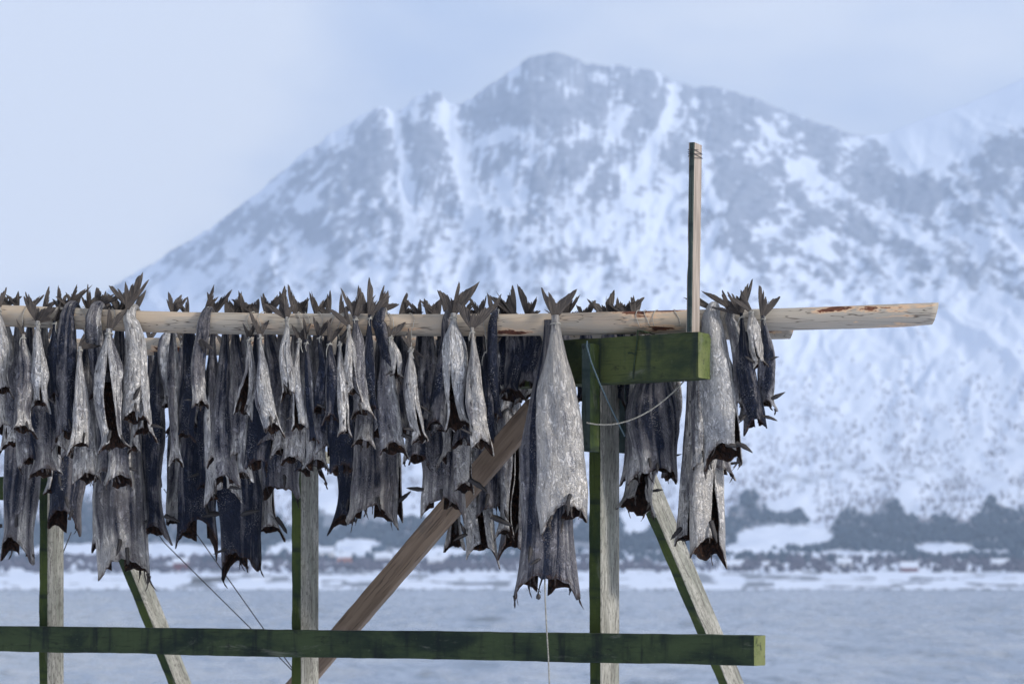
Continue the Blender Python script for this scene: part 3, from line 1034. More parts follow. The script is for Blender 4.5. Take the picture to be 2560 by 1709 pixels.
# back pole and between the poles
cod('broad purple grey dried cod at lower left with two brown neck points', 'k-.06', (44, 872), (44, 1360), 90, .5, 185, (40, 52), None, knot=False, group=G2, arch=.12, fins=[(46, 1318, .05, -.95, 34)])
cod('dark grey dried cod hanging in front of the leftmost post with a brown torn neck', 'k-.32', (160, 880), (163, 1302), 90, .35, 170, (16, 40), None, knot=False, group=G2, fins=[(178, 1300, .25, -.9, 30)])
cod('grey dried cod with a dark almond slit over the leftmost post', 'k-.36', (145, 900), (145, 1226), 42, .6, 0, (10, 10), None, knot=False, group=G2, slit=(1.2, .6), curl=.4)
cod('grey dried cod with flared mouth-like neck, left of the big grey one', 'k-.3', (208, 900), (210, 1196), 54, .65, 30, (20, 8), None, knot=False, group=G2)
cod('small white dried cod with a dark eye hole, over the big grey one', 'k-.16', (290, 960), (292, 1200), 66, .92, -60, (22, 24), None, knot=False, group=G2, slit=(1.0, .6), arch=.35)
cod('big smooth grey dried cod, longest in the left third, two-lobed', 'k-.09', (312, 880), (312, 1418), 116, .62, 195, (34, 30), None, knot=False, group=G2, fins=[(322, 1368, .1, .95, 46)], shreds=8)
cod('narrow grey lobe-like dried cod beside the left of the big smooth grey one', 'k-.06', (252, 890), (250, 1364), 42, .55, 40, (18, 4), None, knot=False, group=G2)
cod('blue dark dried cod with a pale hooked neck, right of the big smooth grey one', 'k-.05', (392, 880), (390, 1326), 58, .3, 120, (10, 40), None, knot=False, group=G2, fins=[(412, 1288, .85, .35, 46)])
cod('pale brown dried cod partly hidden behind the crossing wires', 'k+.06', (440, 880), (440, 1305), 46, .65, 90, (8, 14), None, knot=False, group=G2)
cod('pale blue dried cod draped on the back pole left of the hooked tail', 'k-.06', (418, 848), (420, 1012), 36, .6, 60, (14, 10), (6, 34, 24, 20), over=1, group=G2)
cod('dark blue speckled dried cod on the back pole, right of the pale blue one', 'k-.08', (455, 852), (440, 1068), 40, .35, 120, (18, 12), (-10, 30, 20, 20), group=G2)
cod('dark dried cod with white belly strip and open neck, left of the big silver one', 'k-.07', (484, 856), (482, 1062), 42, .5, 60, (10, 24), (20, 30, 24, 20), group=G2)
cod('big silver grey dried cod left of centre with a flared neck', 'k-.10', (560, 862), (556, 1236), 74, .72, 10, (26, 26), (2, 32, 36, 10, 0), group=G2, slit=(.3, .85), fins=[(575, 1218, .95, .1, 34)])
cod('narrow dark blue dried cod left of the big silver one', 'k-.04', (508, 880), (509, 1218), 36, .15, 170, (8, 8), None, knot=False, group=G2)
cod('dark dried cod with a very long right neck point, over the wires', 'k+.03', (494, 885), (492, 1330), 92, .28, 160, (42, 70), None, knot=False, group=G2, fins=[(520, 1285, .98, -.2, 40)])
cod('dried cod with white twisted neck, right of the big silver one', 'k-.06', (618, 880), (618, 1146), 50, .6, 40, (18, 22), None, knot=False, group=G2)
cod('lowest dark dried cod with a long black tip, left of the middle post', 'k-.02', (598, 890), (598, 1396), 108, .18, 165, (60, 36), None, knot=False, group=G2, out=.15, fins=[(548, 1284, -.95, .15, 44), (605, 1288, .95, -.3, 52), (566, 1372, -.95, .3, 34)], shreds=8)
cod('pale dried cod with a small flat fin beside the middle post', 'k+.04', (678, 890), (678, 1322), 54, .75, 60, (8, 32), None, knot=False, group=G2, fins=[(696, 1292, .6, .75, 52)])
cod('broad dark grey dried cod with swept neck just left of the middle post', 'k-.44', (700, 890), (700, 1220), 96, .4, 160, (30, 26), None, knot=False, group=G2, arch=.0)
cod('dark stubby dried cod hanging over the top of the middle post', 'k-.46', (776, 880), (776, 1176), 58, .35, 150, (6, 30), None, knot=False, group=G2)
cod('broad dark dried cod with a black drooping left lobe, right of the middle post', 'k-.07', (868, 880), (866, 1298), 52, .12, 170, (42, 8), None, knot=False, group=G2, out=.5)
cod('wide grey dried cod with a ragged arch, right of the middle post', 'k-.09', (918, 878), (930, 1288), 108, .5, 185, (20, 36), None, knot=False, group=G2, arch=.16, fins=[(946, 1242, .1, .9, 38)], shreds=7)
cod('pale narrow dried cod at the right side of the wide grey arched one', 'k-.04', (972, 880), (980, 1280), 42, .7, 60, (4, 26), None, knot=False, group=G2, fins=[(992, 1255, .9, -.5, 46)])
cod('short dark dried cod with spread neck, above the sharp brown-tipped fin', 'k-.10', (1040, 880), (1036, 1148), 48, .22, 170, (14, 8), None, knot=False, group=G2)
cod('wide grey dried cod hanging over the upper part of the brown brace', 'k-.42', (1098, 850), (1106, 1262), 100, .5, 190, (36, 46), None, knot=False, group=G2, arch=.13, fins=[(1060, 1224, -.98, -.03, 44), (1105, 1222, -.15, .95, 30)])
cod('grey dried cod with a single long dark fin across the brown brace', 'k-.44', (1160, 850), (1166, 1220), 42, .6, 60, (6, 18), None, knot=False, group=G2, fins=[(1172, 1198, .85, .5, 60)])
cod('white flared dried cod above the brace, with a broad left neck wing', 'k-.47', (1118, 860), (1118, 1140), 54, .9, 10, (28, 18), None, knot=False, group=G2)
cod('pale dried cod with a long dark right point, lowest of those under the brace', 'k+.00', (1192, 870), (1196, 1372), 66, .78, 20, (26, 54), None, knot=False, group=G2, out=.25, arch=.15, fins=[(1152, 1340, -.5, -.8, 40)])
cod('brown hollow dried cod left of the pale one under the brace', 'k+.04', (1142, 870), (1142, 1362), 46, .55, 20, (20, 14), None, knot=False, group=G2, slit=(1.6, .5))
cod('blue grey dried cod with a round black hole, right below the brown brace', 'k-.01', (1228, 862), (1232, 1272), 98, .42, 160, (24, 10), None, knot=False, group=G2, arch=.05, fins=[(1228, 1290, .85, .4, 62)])
cod('pale narrow dried cod with brown meat strip, left of the huge grey one', 'k-.03', (1262, 862), (1260, 1334), 44, .7, 70, (20, 8), None, knot=False, group=G2, slit=(1.2, .2))
cod('brown jawbone-like dried cod end left of the huge grey one', 'k+.03', (1284, 862), (1280, 1366), 44, .35, 10, (36, 6), None, knot=False, group=G2, slit=(1.7, .3))
cod('pale blue dried cod, left one of the short trio on the back pole', 'k-.06', (1274, 852), (1272, 1034), 46, .62, 20, (26, 14), (4, 36, 30, 10), over=1, group=G2, slit=(.3, .8))
cod('grey dried cod, middle one of the short trio on the back pole', 'k-.04', (1308, 850), (1306, 1005), 30, .5, 150, (8, 10), (-10, 36, 24, 20), over=1, group=G2)
cod('white dried cod, right one of the short trio on the back pole', 'k-.05', (1332, 848), (1330, 990), 28, .85, 20, (8, 8), (10, 36, 24, 20), over=1, group=G2)
cod('large blue grey dried cod below the mossy beam, behind the sagging rope', 'f+.16', (1630, 838), (1630, 1178), 124, .5, 190, (34, 30), (-30, 60, 26, 20), group=G2, fins=[(1640, 1155, .15, .9, 34)], arch=.02, bk=.0, dj=0)
cod('pale narrow dried cod left edge strip behind the large blue grey one', 'f+.19', (1588, 838), (1578, 1196), 40, .7, 60, (22, 6), (20, 58, 20, 20), group=G2, dj=0)
cod('lower pale dried cod with a black ragged neck over the right leaning leg', 'f+.24', (1606, 838), (1598, 1258), 78, .72, 20, (22, 34), (-25, 60, 18, 20), group=G2, arch=.16, out=.15, shreds=8, dj=0)
cod('narrow brown edged dried cod between large blue grey one and the beam end', 'f+.22', (1680, 836), (1676, 1190), 36, .45, 60, (6, 18), (-30, 66, 16, 20), group=G2, dj=0)
cod('lowest pale dried cod on the right, long black right neck point', 'f+.14', (1770, 838), (1768, 1366), 84, .85, 30, (30, 52), None, knot=False, group=G2, arch=.22, out=.22, fins=[(1776, 1300, .12, .9, 60)], dj=0)
cod('narrow pale dried cod with open brown neck beside the right leaning leg', 'f+.18', (1722, 838), (1715, 1346), 42, .75, 45, (20, 6), None, knot=False, group=G2, slit=(1.2, .5), fins=[(1704, 1318, -.7, .65, 44)], dj=0)
cod('dull grey dried cod behind the long white one right of the beam', 'f+.13', (1795, 842), (1800, 1180), 70, .5, 150, (12, 20), (-50, 60, 16, 20), group=G2, dj=0)
cod('dark dried cod with dangling drop, behind the dark ridged one', 'f+.07', (1866, 802), (1868, 1040), 44, .3, 150, (14, 10), (-20, 60, 20, 20), group=G2, dj=0)
cod('blackish dried cod behind the right end cod', 'f+.08', (1900, 806), (1908, 1005), 36, .25, 150, (8, 14), (-60, 62, 18, 20), group=G2, dj=0)

# ---- darker fish further in, seen between the others and by their tails over the front pole
ORD = ['first', 'second', 'third', 'fourth', 'fifth', 'sixth', 'seventh', 'eighth', 'ninth', 'tenth', 'eleventh', 'twelfth', 'thirteenth', 'fourteenth',
       'fifteenth', 'sixteenth', 'seventeenth', 'eighteenth', 'nineteenth', 'twentieth', 'twenty-first', 'twenty-second', 'twenty-third', 'twenty-fourth',
       'twenty-fifth', 'twenty-sixth', 'twenty-seventh', 'twenty-eighth', 'twenty-ninth', 'thirtieth', 'thirty-first', 'thirty-second', 'thirty-third',
       'thirty-fourth', 'thirty-fifth', 'thirty-sixth', 'thirty-seventh', 'thirty-eighth', 'thirty-ninth', 'fortieth']
rf = random.Random(5)
# behind the front pole: their tails stand over the pole (x, tail length, tail tilt, neck y, width, tone)
rear = [(12, 42, 20, 1010), (44, 40, -20, 1040), (78, 46, 10, 1090), (112, 50, 34, 1110), (150, 46, 18, 1060), (186, 48, -30, 1060), (222, 52, 15, 1120),
        (258, 48, 36, 1120), (300, 60, 6, 1130), (336, 58, -6, 1050), (432, 56, 12, 1080), (468, 44, -25, 1020), (534, 66, 4, 1080),
        (566, 58, 28, 1130), (588, 56, -12, 1080), (612, 52, 10, 1120), (642, 56, -22, 1090), (668, 66, 16, 1050), (700, 64, 32, 1060), (738, 66, 6, 1080),
        (762, 54, -10, 1060), (792, 60, 8, 1090), (822, 54, -32, 1060), (852, 60, 22, 1100), (902, 76, 26, 1080), (960, 66, -24, 1060), (1000, 62, 42, 1060),
        (1050, 52, -18, 1120), (1072, 62, 12, 1060), (1096, 60, -26, 1080), (1160, 54, 44, 1110), (1200, 60, -8, 1060), (1236, 44, 8, 980),
        (1262, 58, -10, 990), (1286, 82, -24, 985), (1320, 66, 4, 960)]
for i, (x, ln, ang, by) in enumerate(rear):
    cod('dark cod mostly hidden behind the front pole, tail tips %s from the left' % ORD[i], 'f+.07', (x, pole_y(x) - 24), (x + rf.uniform(-8, 10), by + (70 if x < 860 else 25 if x < 1060 else 0)),
        (26 if x in (432, 534, 336) else rf.uniform(46, 62)), rf.choice((.25, .4, .5, .6, .7)), rf.uniform(90, 250), (rf.uniform(8, 22), rf.uniform(8, 22)), (ang + rf.uniform(-6, 6), ln, rf.uniform(20, 36), rf.uniform(0, 30)),
        group='dark dried cod behind the front pole', knot=False,
        tails=[(ang + rf.uniform(-60, 60), ln * rf.uniform(.6, .9), rf.uniform(14, 28), rf.uniform(20, 60))] if rf.random() < .5 else ())
# tails of the big fish hung between the poles at right show over the pole
for x, ln, ang, by, w in ((1405, 62, 4, 1010, 50), (1462, 50, 0, 1000, 46), (1520, 72, -18, 1010, 56), (1548, 66, 20, 1010, 40), (1585, 66, -30, 1050, 40)):
    cod('hidden cod behind the mossy beam, tail spikes over the pole, %s of five' % ORD[(1405, 1462, 1520, 1548, 1585).index(x)], 'f+.28', (x, pole_y(x) - 12), (x, by), w, .3, 150,
        (10, 10), (ang, ln, 30, 15), tails=[(ang + 34, ln * .8, 22, 40), (ang - 40, ln * .75, 20, 30)], group='dried cod behind the mossy beam', knot=False)
# hung on the back pole, deep in the row
deep = [(22, 1120), (84, 1160), (120, 1130), (176, 1190), (236, 1150), (268, 1180), (330, 1170), (374, 1200), (470, 1200), (530, 1230), (580, 1240), (636, 1230), (664, 1180),
        (724, 1190), (752, 1170), (806, 1120), (830, 1100), (890, 1180), (946, 1150), (1008, 1080), (1062, 1130), (1130, 1150), (1172, 1090), (1210, 1060)]
for i, (x, by) in enumerate(deep):
    cod('dark cod deep inside the row on the back pole, %s from the left' % ORD[i], 'k+.07', (x, kpole_y(x) - 20), (x + rf.uniform(-6, 8), by), rf.uniform(46, 60), rf.choice((.25, .35, .5, .6)),
        rf.uniform(90, 260), (rf.uniform(8, 24), rf.uniform(8, 24)), (rf.uniform(-30, 30), 40, 26, 20), group='dark dried cod deep in the row', knot=False)

# things dangling
q = P(1357, 1440, Dp(1370) - .04)
tp = [q, P(1350, 1462, Dp(1370) - .045), P(1345, 1484, Dp(1370) - .045)]
v, f = tube(tp, [.004, .0025, .0022], 6)
v2, f2 = tube([P(1345, 1482, Dp(1370) - .045), P(1346, 1487, Dp(1370) - .045), P(1346, 1494, Dp(1370) - .045), P(1348, 1498, Dp(1370) - .045)], [.002, .0075, .0085, .002], 8)
v, f = join([(v, f), (v2, f2)])
v = [Vector(p) - q for p in v]
o = mesh_obj('dried_scrap', v, f, M['dfin'], loc=q)
tag(o, 'dark dried scrap with a round drop dangling under the huge grey cod', 'scrap')


# ------------------------------------------------------------------ ropes and wires
a = P(1362, 1446, Dp(1370) - .05)
strand('hanging_rope', [a, P(1363, 1500, a.y), P(1366, 1560, a.y), P(1371, 1640, a.y), P(1374, 1730, a.y), P(1372, 1900, a.y)], .0024, M['rope'],
       'thin white rope hanging straight down from the huge grey cod', 'rope', n=9)
strand('sagging_rope', sag(P(1466, 1056, 7.75), P(1712, 950, 7.73), .055, 90), .0023, M['rope'],
       'pale twisted rope sagging from the cleat to the mossy beam end', 'rope', n=9, twist=True)
strand('cord', [P(1468, 852, 7.73), P(1467, 864, 7.73), P(1478, 905, 7.73), P(1500, 960, 7.75), P(1530, 1025, 7.80), P(1562, 1090, 7.86)], .0026, M['cord'],
       'thin blue-grey cord slanting across the cleat and rightmost post', 'rope')
strand('wire', [P(395, 1333, 9.6), P(410, 1355, 9.6), P(624, 1567, 9.3), P(724, 1668, 9.16), P(800, 1745, 9.05)], .0022, M['wire'],
       'lower one of two dark guy wires left of the middle post', 'wire', 'dark guy wires')
strand('wire', [P(410, 1222, 9.7), P(432, 1254, 9.65), P(492, 1335, 9.55), P(657, 1568, 9.3), P(727, 1664, 9.18), P(800, 1765, 9.05)], .0022, M['wire'],
       'upper one of two dark guy wires left of the middle post', 'wire', 'dark guy wires')
strand('wire', [P(178, 1330, 9.5), P(158, 1380, 9.42)], .0024, M['wire'], 'short dark wire end beside the leftmost post', 'wire')
# rope tied round the beam
bx = P(1590, 886, rail_D(1590) - .07)
ring = []
for i in range(40):
    al = i / 40 * 2 * math.pi
    ca, sa = math.cos(al), math.sin(al)
    m_ = max(abs(ca), abs(sa))
    ring.append(bx - n_fr * .056 + n_fr * (ca / m_ * .060) + Vector((0, 0, sa / m_ * .0785)) + d_ax * .012 * sa)
ring.append(ring[0])
strand('rope', ring + [ring[0] + n_fr * .006 + d_ax * (-.004 * i) + Vector((0, 0, .003 * i * (1 - i * .12))) for i in range(1, 7)], .0030, M['rail'],
       'dark rope knotted round the mossy beam', 'rope')

# ------------------------------------------------------------------ far land: heights are set by bearing and distance
RIDGE = [(-900, 560), (-500, 500), (-200, 640 + 100), (0, 720 + 60), (200, 705), (270, 650), (380, 585), (480, 525), (560, 465), (640, 400), (700, 350), (760, 305), (830, 266), (865, 247), (885, 242), (905, 262),
         (922, 249), (960, 222), (985, 210), (1010, 214), (1030, 236), (1050, 240), (1075, 230), (1110, 202), (1150, 178), (1180, 155), (1215, 132), (1250, 122),
         (1290, 124), (1320, 132), (1340, 147), (1400, 151), (1450, 155), (1500, 164), (1530, 177), (1545, 190), (1600, 199), (1640, 202), (1680, 210), (1740, 228),
         (1800, 252), (1860, 275), (1920, 298), (1980, 312), (2040, 306), (2080, 288), (2120, 273), (2200, 245), (2280, 212), (2349, 180), (2450, 140), (2700, 60), (3100, 10), (3600, 80)]
KD = 2560 / 2349.0


def land(pxs, Ds):
    """terrain heights (nX, nD), nominal photo rows and cover"""
    X, D = np.meshgrid(pxs, Ds, indexing='ij')
    xd = X / KD
    ridge = np.interp(xd, [c[0] for c in RIDGE], [c[1] for c in RIDGE])
    r_line = ridge[:, 0]
    kk = np.exp(-np.linspace(-2.5, 2.5, 61) ** 2)
    kk /= kk.sum()
    r_soft = np.convolve(np.pad(r_line, 30, 'edge'), kk, 'valid')[:, None]
    R_ = 1460 - (ridge + (fbm(xd / 16, xd * 0, 3, 3) - .5) * 11 * sstep(2060, 1900, xd)) * KD
    s_ = np.clip((D - 2200) / (4600 - 2200), 0, 1)
    R0 = 1460 - r_soft * KD
    R = R0 + (R_ - R0) * s_ ** 7
    lo = np.interp(D, [1300, 1495, 1503, 1530, 1620, 1900, 2200, 2500], [-90, -22, -12, 6, 34, 92, 168, 236])
    lo = lo + (fbm(X / 150, D / 60, 8, 4) - .5) * np.interp(D, [1490, 1540, 1700, 2300], [4, 16, 46, 60])
    s = np.clip((D - 2200) / (4600 - 2200), 0, 1)
    hi = 168 + (R - 168) * s ** .86
    el = np.where(D < 2200, np.minimum(lo, R), hi + (lo - 168 - 68 * np.clip((D - 2200) / 300, 0, 1)) * np.clip(1 - (D - 2200) / 500, 0, 1))
    # gullies and ribs
    rel = np.sin(np.pi * np.clip(s, 0, 1)) ** .7
    wx = (fbm(X / 140, el / 140, 61, 3) - .5) * 190
    wy = (fbm(X / 140 + 9, el / 140, 62, 3) - .5) * 190
    r1 = 1 - np.abs(2 * fbm((X + .75 * el + wx) / 150, (el - .35 * X + wy) / 300, 63, 4) - 1)
    r2 = 1 - np.abs(2 * fbm((X - .4 * el + wx * .4) / 60, (el + wy * .4) / 95, 64, 4) - 1)
    el = el + rel * ((r1 - .6) * 46 + (r2 - .6) * 20)
    back = np.clip((D - 4600) / 900, 0, 1)
    el = np.where(D > 4600, R_ * (1 - .75 * back), el)
    Z = EYE + el * D / F
    Z = np.where(D < 1500, WATER_Z - 4, Z)
    return X, D, Z, el, s, r1, r2


def blobs(xd, yd):
    B = [(1290, 215, 150, 85, 0, 1.0), (1180, 250, 90, 70, -35, .8), (1470, 215, 95, 60, 10, .9), (1420, 310, 120, 70, -40, .7), (850, 360, 62, 115, 12, 1.05), (880, 300, 34, 60, 0, .8),
         (985, 320, 46, 110, 0, .95), (985, 430, 60, 80, 20, .8), (700, 520, 62, 42, 15, 1.0), (610, 490, 60, 44, -30, .8), (560, 520, 50, 30, -30, .5), (1255, 400, 44, 50, 0, .95), (1230, 490, 34, 34, 0, .8),
         (1130, 385, 46, 60, -20, .75), (1330, 345, 50, 34, 10, .7), (1700, 250, 140, 34, 22, .8), (1640, 300, 80, 60, 0, .7), (1700, 430, 110, 60, 15, .85), (1860, 430, 120, 60, 25, .8),
         (2080, 440, 130, 50, 32, .95), (2200, 480, 60, 34, 25, .8), (2020, 550, 110, 34, 28, .7), (1700, 560, 80, 34, 15, .6), (1850, 600, 70, 24, 25, .5), (2310, 320, 70, 70, -30, .9),
         (2250, 390, 60, 34, 0, .6), (1900, 330, 120, 24, 24, .65), (1100, 560, 40, 60, 0, .6), (1150, 600, 40, 40, 0, .5), (1340, 580, 60, 24, -10, .4), (960, 560, 30, 60, 0, .55),
         (450, 570, 120, 18, -33, .5), (400, 620, 90, 16, -33, .4), (1560, 330, 40, 60, 30, .5), (1480, 440, 60, 34, -30, .5), (760, 430, 50, 40, -40, .7), (700, 400, 50, 26, -40, .6), (820, 590, 60, 30, 20, .35)]
    m = np.zeros_like(xd)
    for x, y, rx, ry, rot, a in B:
        c, s_ = math.cos(rad(rot)), math.sin(rad(rot))
        u, v = xd - x, yd - y
        p, q = (u * c + v * s_) / rx, (-u * s_ + v * c) / ry
        m = np.maximum(m, a * np.exp(-(p * p + q * q) * .8))
    G = [(905, 262, 925, 400, 9), (925, 400, 945, 540, 10), (1032, 250, 1075, 440, 13), (1075, 440, 1165, 660, 18), (1440, 250, 1330, 440, 11), (1545, 230, 1470, 400, 14), (1470, 400, 1420, 470, 14),
         (1600, 330, 1640, 480, 12), (1010, 240, 1040, 330, 8), (1820, 380, 2130, 560, 12), (760, 400, 690, 480, 12), (1180, 300, 1100, 330, 9)]
    for x0, y0, x1, y1, w in G:
        dx, dy = x1 - x0, y1 - y0
        t = np.clip(((xd - x0) * dx + (yd - y0) * dy) / (dx * dx + dy * dy), 0, 1)
        d = np.hypot(xd - x0 - t * dx, yd - y0 - t * dy)
        m -= 1.0 * np.exp(-(d / w) ** 2)
    return m


pxs = np.arange(-1100, 3700, 5.0)
Ds = np.unique(np.concatenate([np.linspace(1440, 1540, 12), np.linspace(1540, 2200, 60), np.linspace(2200, 4600, 250), np.linspace(4600, 5600, 14)]))
X, D, Z, el, s, r1, r2 = land(pxs, Ds)
xd, yd = X / KD, (1460 - el) / KD
rock = blobs(xd, yd)
nz = fbm(X / 55, el / 40, 51, 5, .6)
nz2 = fbm(X / 26 + 4, el / 22, 57, 4, .6)
nz3 = fbm(X / 11 + 4, el / 9, 59, 3, .6)
an = np.interp(xd, [-300, 900, 1150, 1400, 1700, 3000], [3.88, 3.95, 4.35, 4.75, 5.45, 5.75])
su, sv = -X * np.sin(an) + el * np.cos(an), X * np.cos(an) + el * np.sin(an)
r3_ = 1 - np.abs(2 * fbm(su / 30, sv / 120, 67, 4, .6) - 1)
st_ = fbm(su / 16, sv / 60, 69, 4, .6)
rock = .50 * rock + .65 * (nz - .5) + .6 * (nz2 - .5) + .5 * (nz3 - .5) + .45 * (r1 - .62) + .4 * (r2 - .62) + .55 * (r3_ - .62) + .7 * (st_ - .5) + .09
rock = rock - .9 * sstep(2030, 2090, xd) * sstep(150, 60, yd - np.interp(xd, [c[0] for c in RIDGE], [c[1] for c in RIDGE]))
hillside = sstep(2200, 2450, D) * (1 - sstep(900, 640, yd) * 0)
rock = np.where((yd > 640), rock - sstep(640, 760, yd) * .45, rock)
rock = np.where(D < 2200, -.6, rock)
# birch scrub on the lower slope
tree = sstep(700, 1150, yd) * (.30 + .75 * (fbm(X / 60, el / 26, 71, 4) - .25)) * sstep(2150, 2400, D)
tree = tree * np.where((xd > 1650) | (yd > 880), 1, .4)
wood = (yd > 1178 + 26 * np.sin(xd * .021) + 20 * np.sin(xd * .057 + 1)) & (yd < 1262) & (D < 2600)
for fa, fb, frx, fry in ((1800, 1232, 110, 28), (1715, 1262, 60, 16), (2165, 1262, 75, 18), (820, 1255, 60, 20), (680, 1260, 60, 20), (300, 1270, 260, 26), (1000, 1270, 120, 14), (1460, 1190, 40, 40)):
    wood &= ((xd - fa) / frx) ** 2 + ((yd - fb) / fry) ** 2 > 1
tree = np.where(wood, np.maximum(tree, .95), tree)
tree = np.where(D < 1640, np.maximum(tree, .95 * sstep(.50, .62, fbm(X / 70, D / 14, 77, 4)) * sstep(1503, 1512, D)), tree)
V = np.stack([(X - 1280) * D / F, D, Z], -1)
n1, n2 = V.shape[:2]
idx = np.arange(n1 * n2).reshape(n1, n2)
Fc = np.stack([idx[:-1, :-1], idx[1:, :-1], idx[1:, 1:], idx[:-1, 1:]], -1).reshape(-1, 4).astype(np.int32)
base = np.array([0, 3000.0, 0])
hill = mesh_obj('mountain', V.reshape(-1, 3) - base, Fc, M['hill'], loc=Vector(base))
at = hill.data.attributes.new('cover', 'FLOAT_COLOR', 'POINT')
cov = np.zeros((n1 * n2, 4), dtype=np.float32)
cov[:, 0], cov[:, 1], cov[:, 3] = rock.ravel(), tree.ravel(), 1
at.data.foreach_set('color', cov.ravel())
tag(hill, kind='structure')


def on_land(px, D):
    i = int(np.clip(np.searchsorted(pxs, px), 0, n1 - 1))
    j = int(np.clip(np.searchsorted(Ds, D), 0, n2 - 1))
    return V[i, j], el[i, j]


# ------------------------------------------------------------------ forests (seen as masses)
def forest(name, n, fn, mat, hmin, hmax, slim, label, sd):
    rg = np.random.default_rng(sd)
    VV, FF, o = [], [], 0
    cnt = 0
    tries = 0
    while cnt < n and tries < n * 60:
        tries += 1
        px, d = rg.uniform(-300, 2860), rg.uniform(1510, 3000)
        p, e = on_land(px, d)
        y = (1460 - e) / KD
        if rg.random() > fn(px / KD, y, d):
            continue
        cnt += 1
        h = rg.uniform(hmin, hmax)
        w = h * slim * rg.uniform(.7, 1.3)
        q = p + np.array([rg.uniform(-2, 2), rg.uniform(-2, 2), -.4])
        a0 = rg.uniform(0, 6)
        lv = [(0, .10), (.14, 1.0), (.42, .52), (.45, .72), (.72, .26), (.75, .40), (1, .02)] if slim > .23 and slim < .34 else [(0, .15), (.25, .7), (.5, 1.0), (.75, .8), (1, .1)]
        K = 5
        for z, r in lv:
            for k in range(K):
                a_ = a0 + k * 6.283 / K
                j = rg.uniform(.7, 1.3)
                VV.append(q + np.array([math.cos(a_) * r * w * j, math.sin(a_) * r * w * j, z * h]))
        for i in range(len(lv) - 1):
            for k in range(K):
                FF.append((o + i * K + k, o + i * K + (k + 1) % K, o + (i + 1) * K + (k + 1) % K, o + (i + 1) * K + k))
        o += len(lv) * K
    c = np.array([0, 2000.0, 0])
    ob = mesh_obj(name, np.array(VV) - c, np.array(FF, dtype=np.int32), mat, loc=Vector(c), smooth=False)
    tag(ob, label, 'forest', kind='stuff')
    return ob


FIELDS = [(1800, 1232, 120, 30), (1715, 1262, 60, 16), (2165, 1262, 75, 18), (1960, 1278, 150, 10), (820, 1255, 60, 20), (760, 1180, 30, 45), (680, 1260, 60, 20), (300, 1270, 260, 26), (1000, 1270, 120, 14), (540, 1235, 60, 14), (1290, 1255, 90, 14), (1460, 1190, 40, 40), (880, 1180, 60, 26)]


def open_field(x, y):
    return any(((x - a) / rx) ** 2 + ((y - b) / ry) ** 2 < 1 for a, b, rx, ry in FIELDS)


def f_spruce(x, y, d):
    if open_field(x, y):
        return 0
    top = 1178 + 26 * math.sin(x * .021) + 20 * math.sin(x * .057 + 1) + (18 if 1900 < x < 2080 else 0)
    if y < top or y > 1292:
        return 0
    return .95 if y < 1262 else .25


def f_birch(x, y, d):
    if d < 1950 or open_field(x, y) or y > 1215 or y < 800:
        return 0
    q = float(fbm(np.float64(x / 40), np.float64(y / 34), 91, 3))
    return (.06 + .6 * max(0, (y - 840) / 360)) * max(0, min(1, (q - .34) * 4))


def f_bush(x, y, d):
    if y < 1278 or y > 1313 or d > 1900:
        return 0
    return .9 if float(fbm(np.float64(x / 60), np.float64(d / 40), 33, 2)) > .33 else .2


forest('spruce_wood', 8500, f_spruce, M['spruce'], 4, 8, .36, 'dark blue belt of spruce wood along the foot of the mountain', 3)
forest('birch_wood', 9000, f_birch, M['birch'], 3, 5.5, .22, 'bare grey birch scrub speckling the snowy lower slope', 4)
forest('shore_bushes', 3200, f_bush, M['bush'], 2.5, 5, .5, 'purple brown bushes behind the snowy far shore', 5)

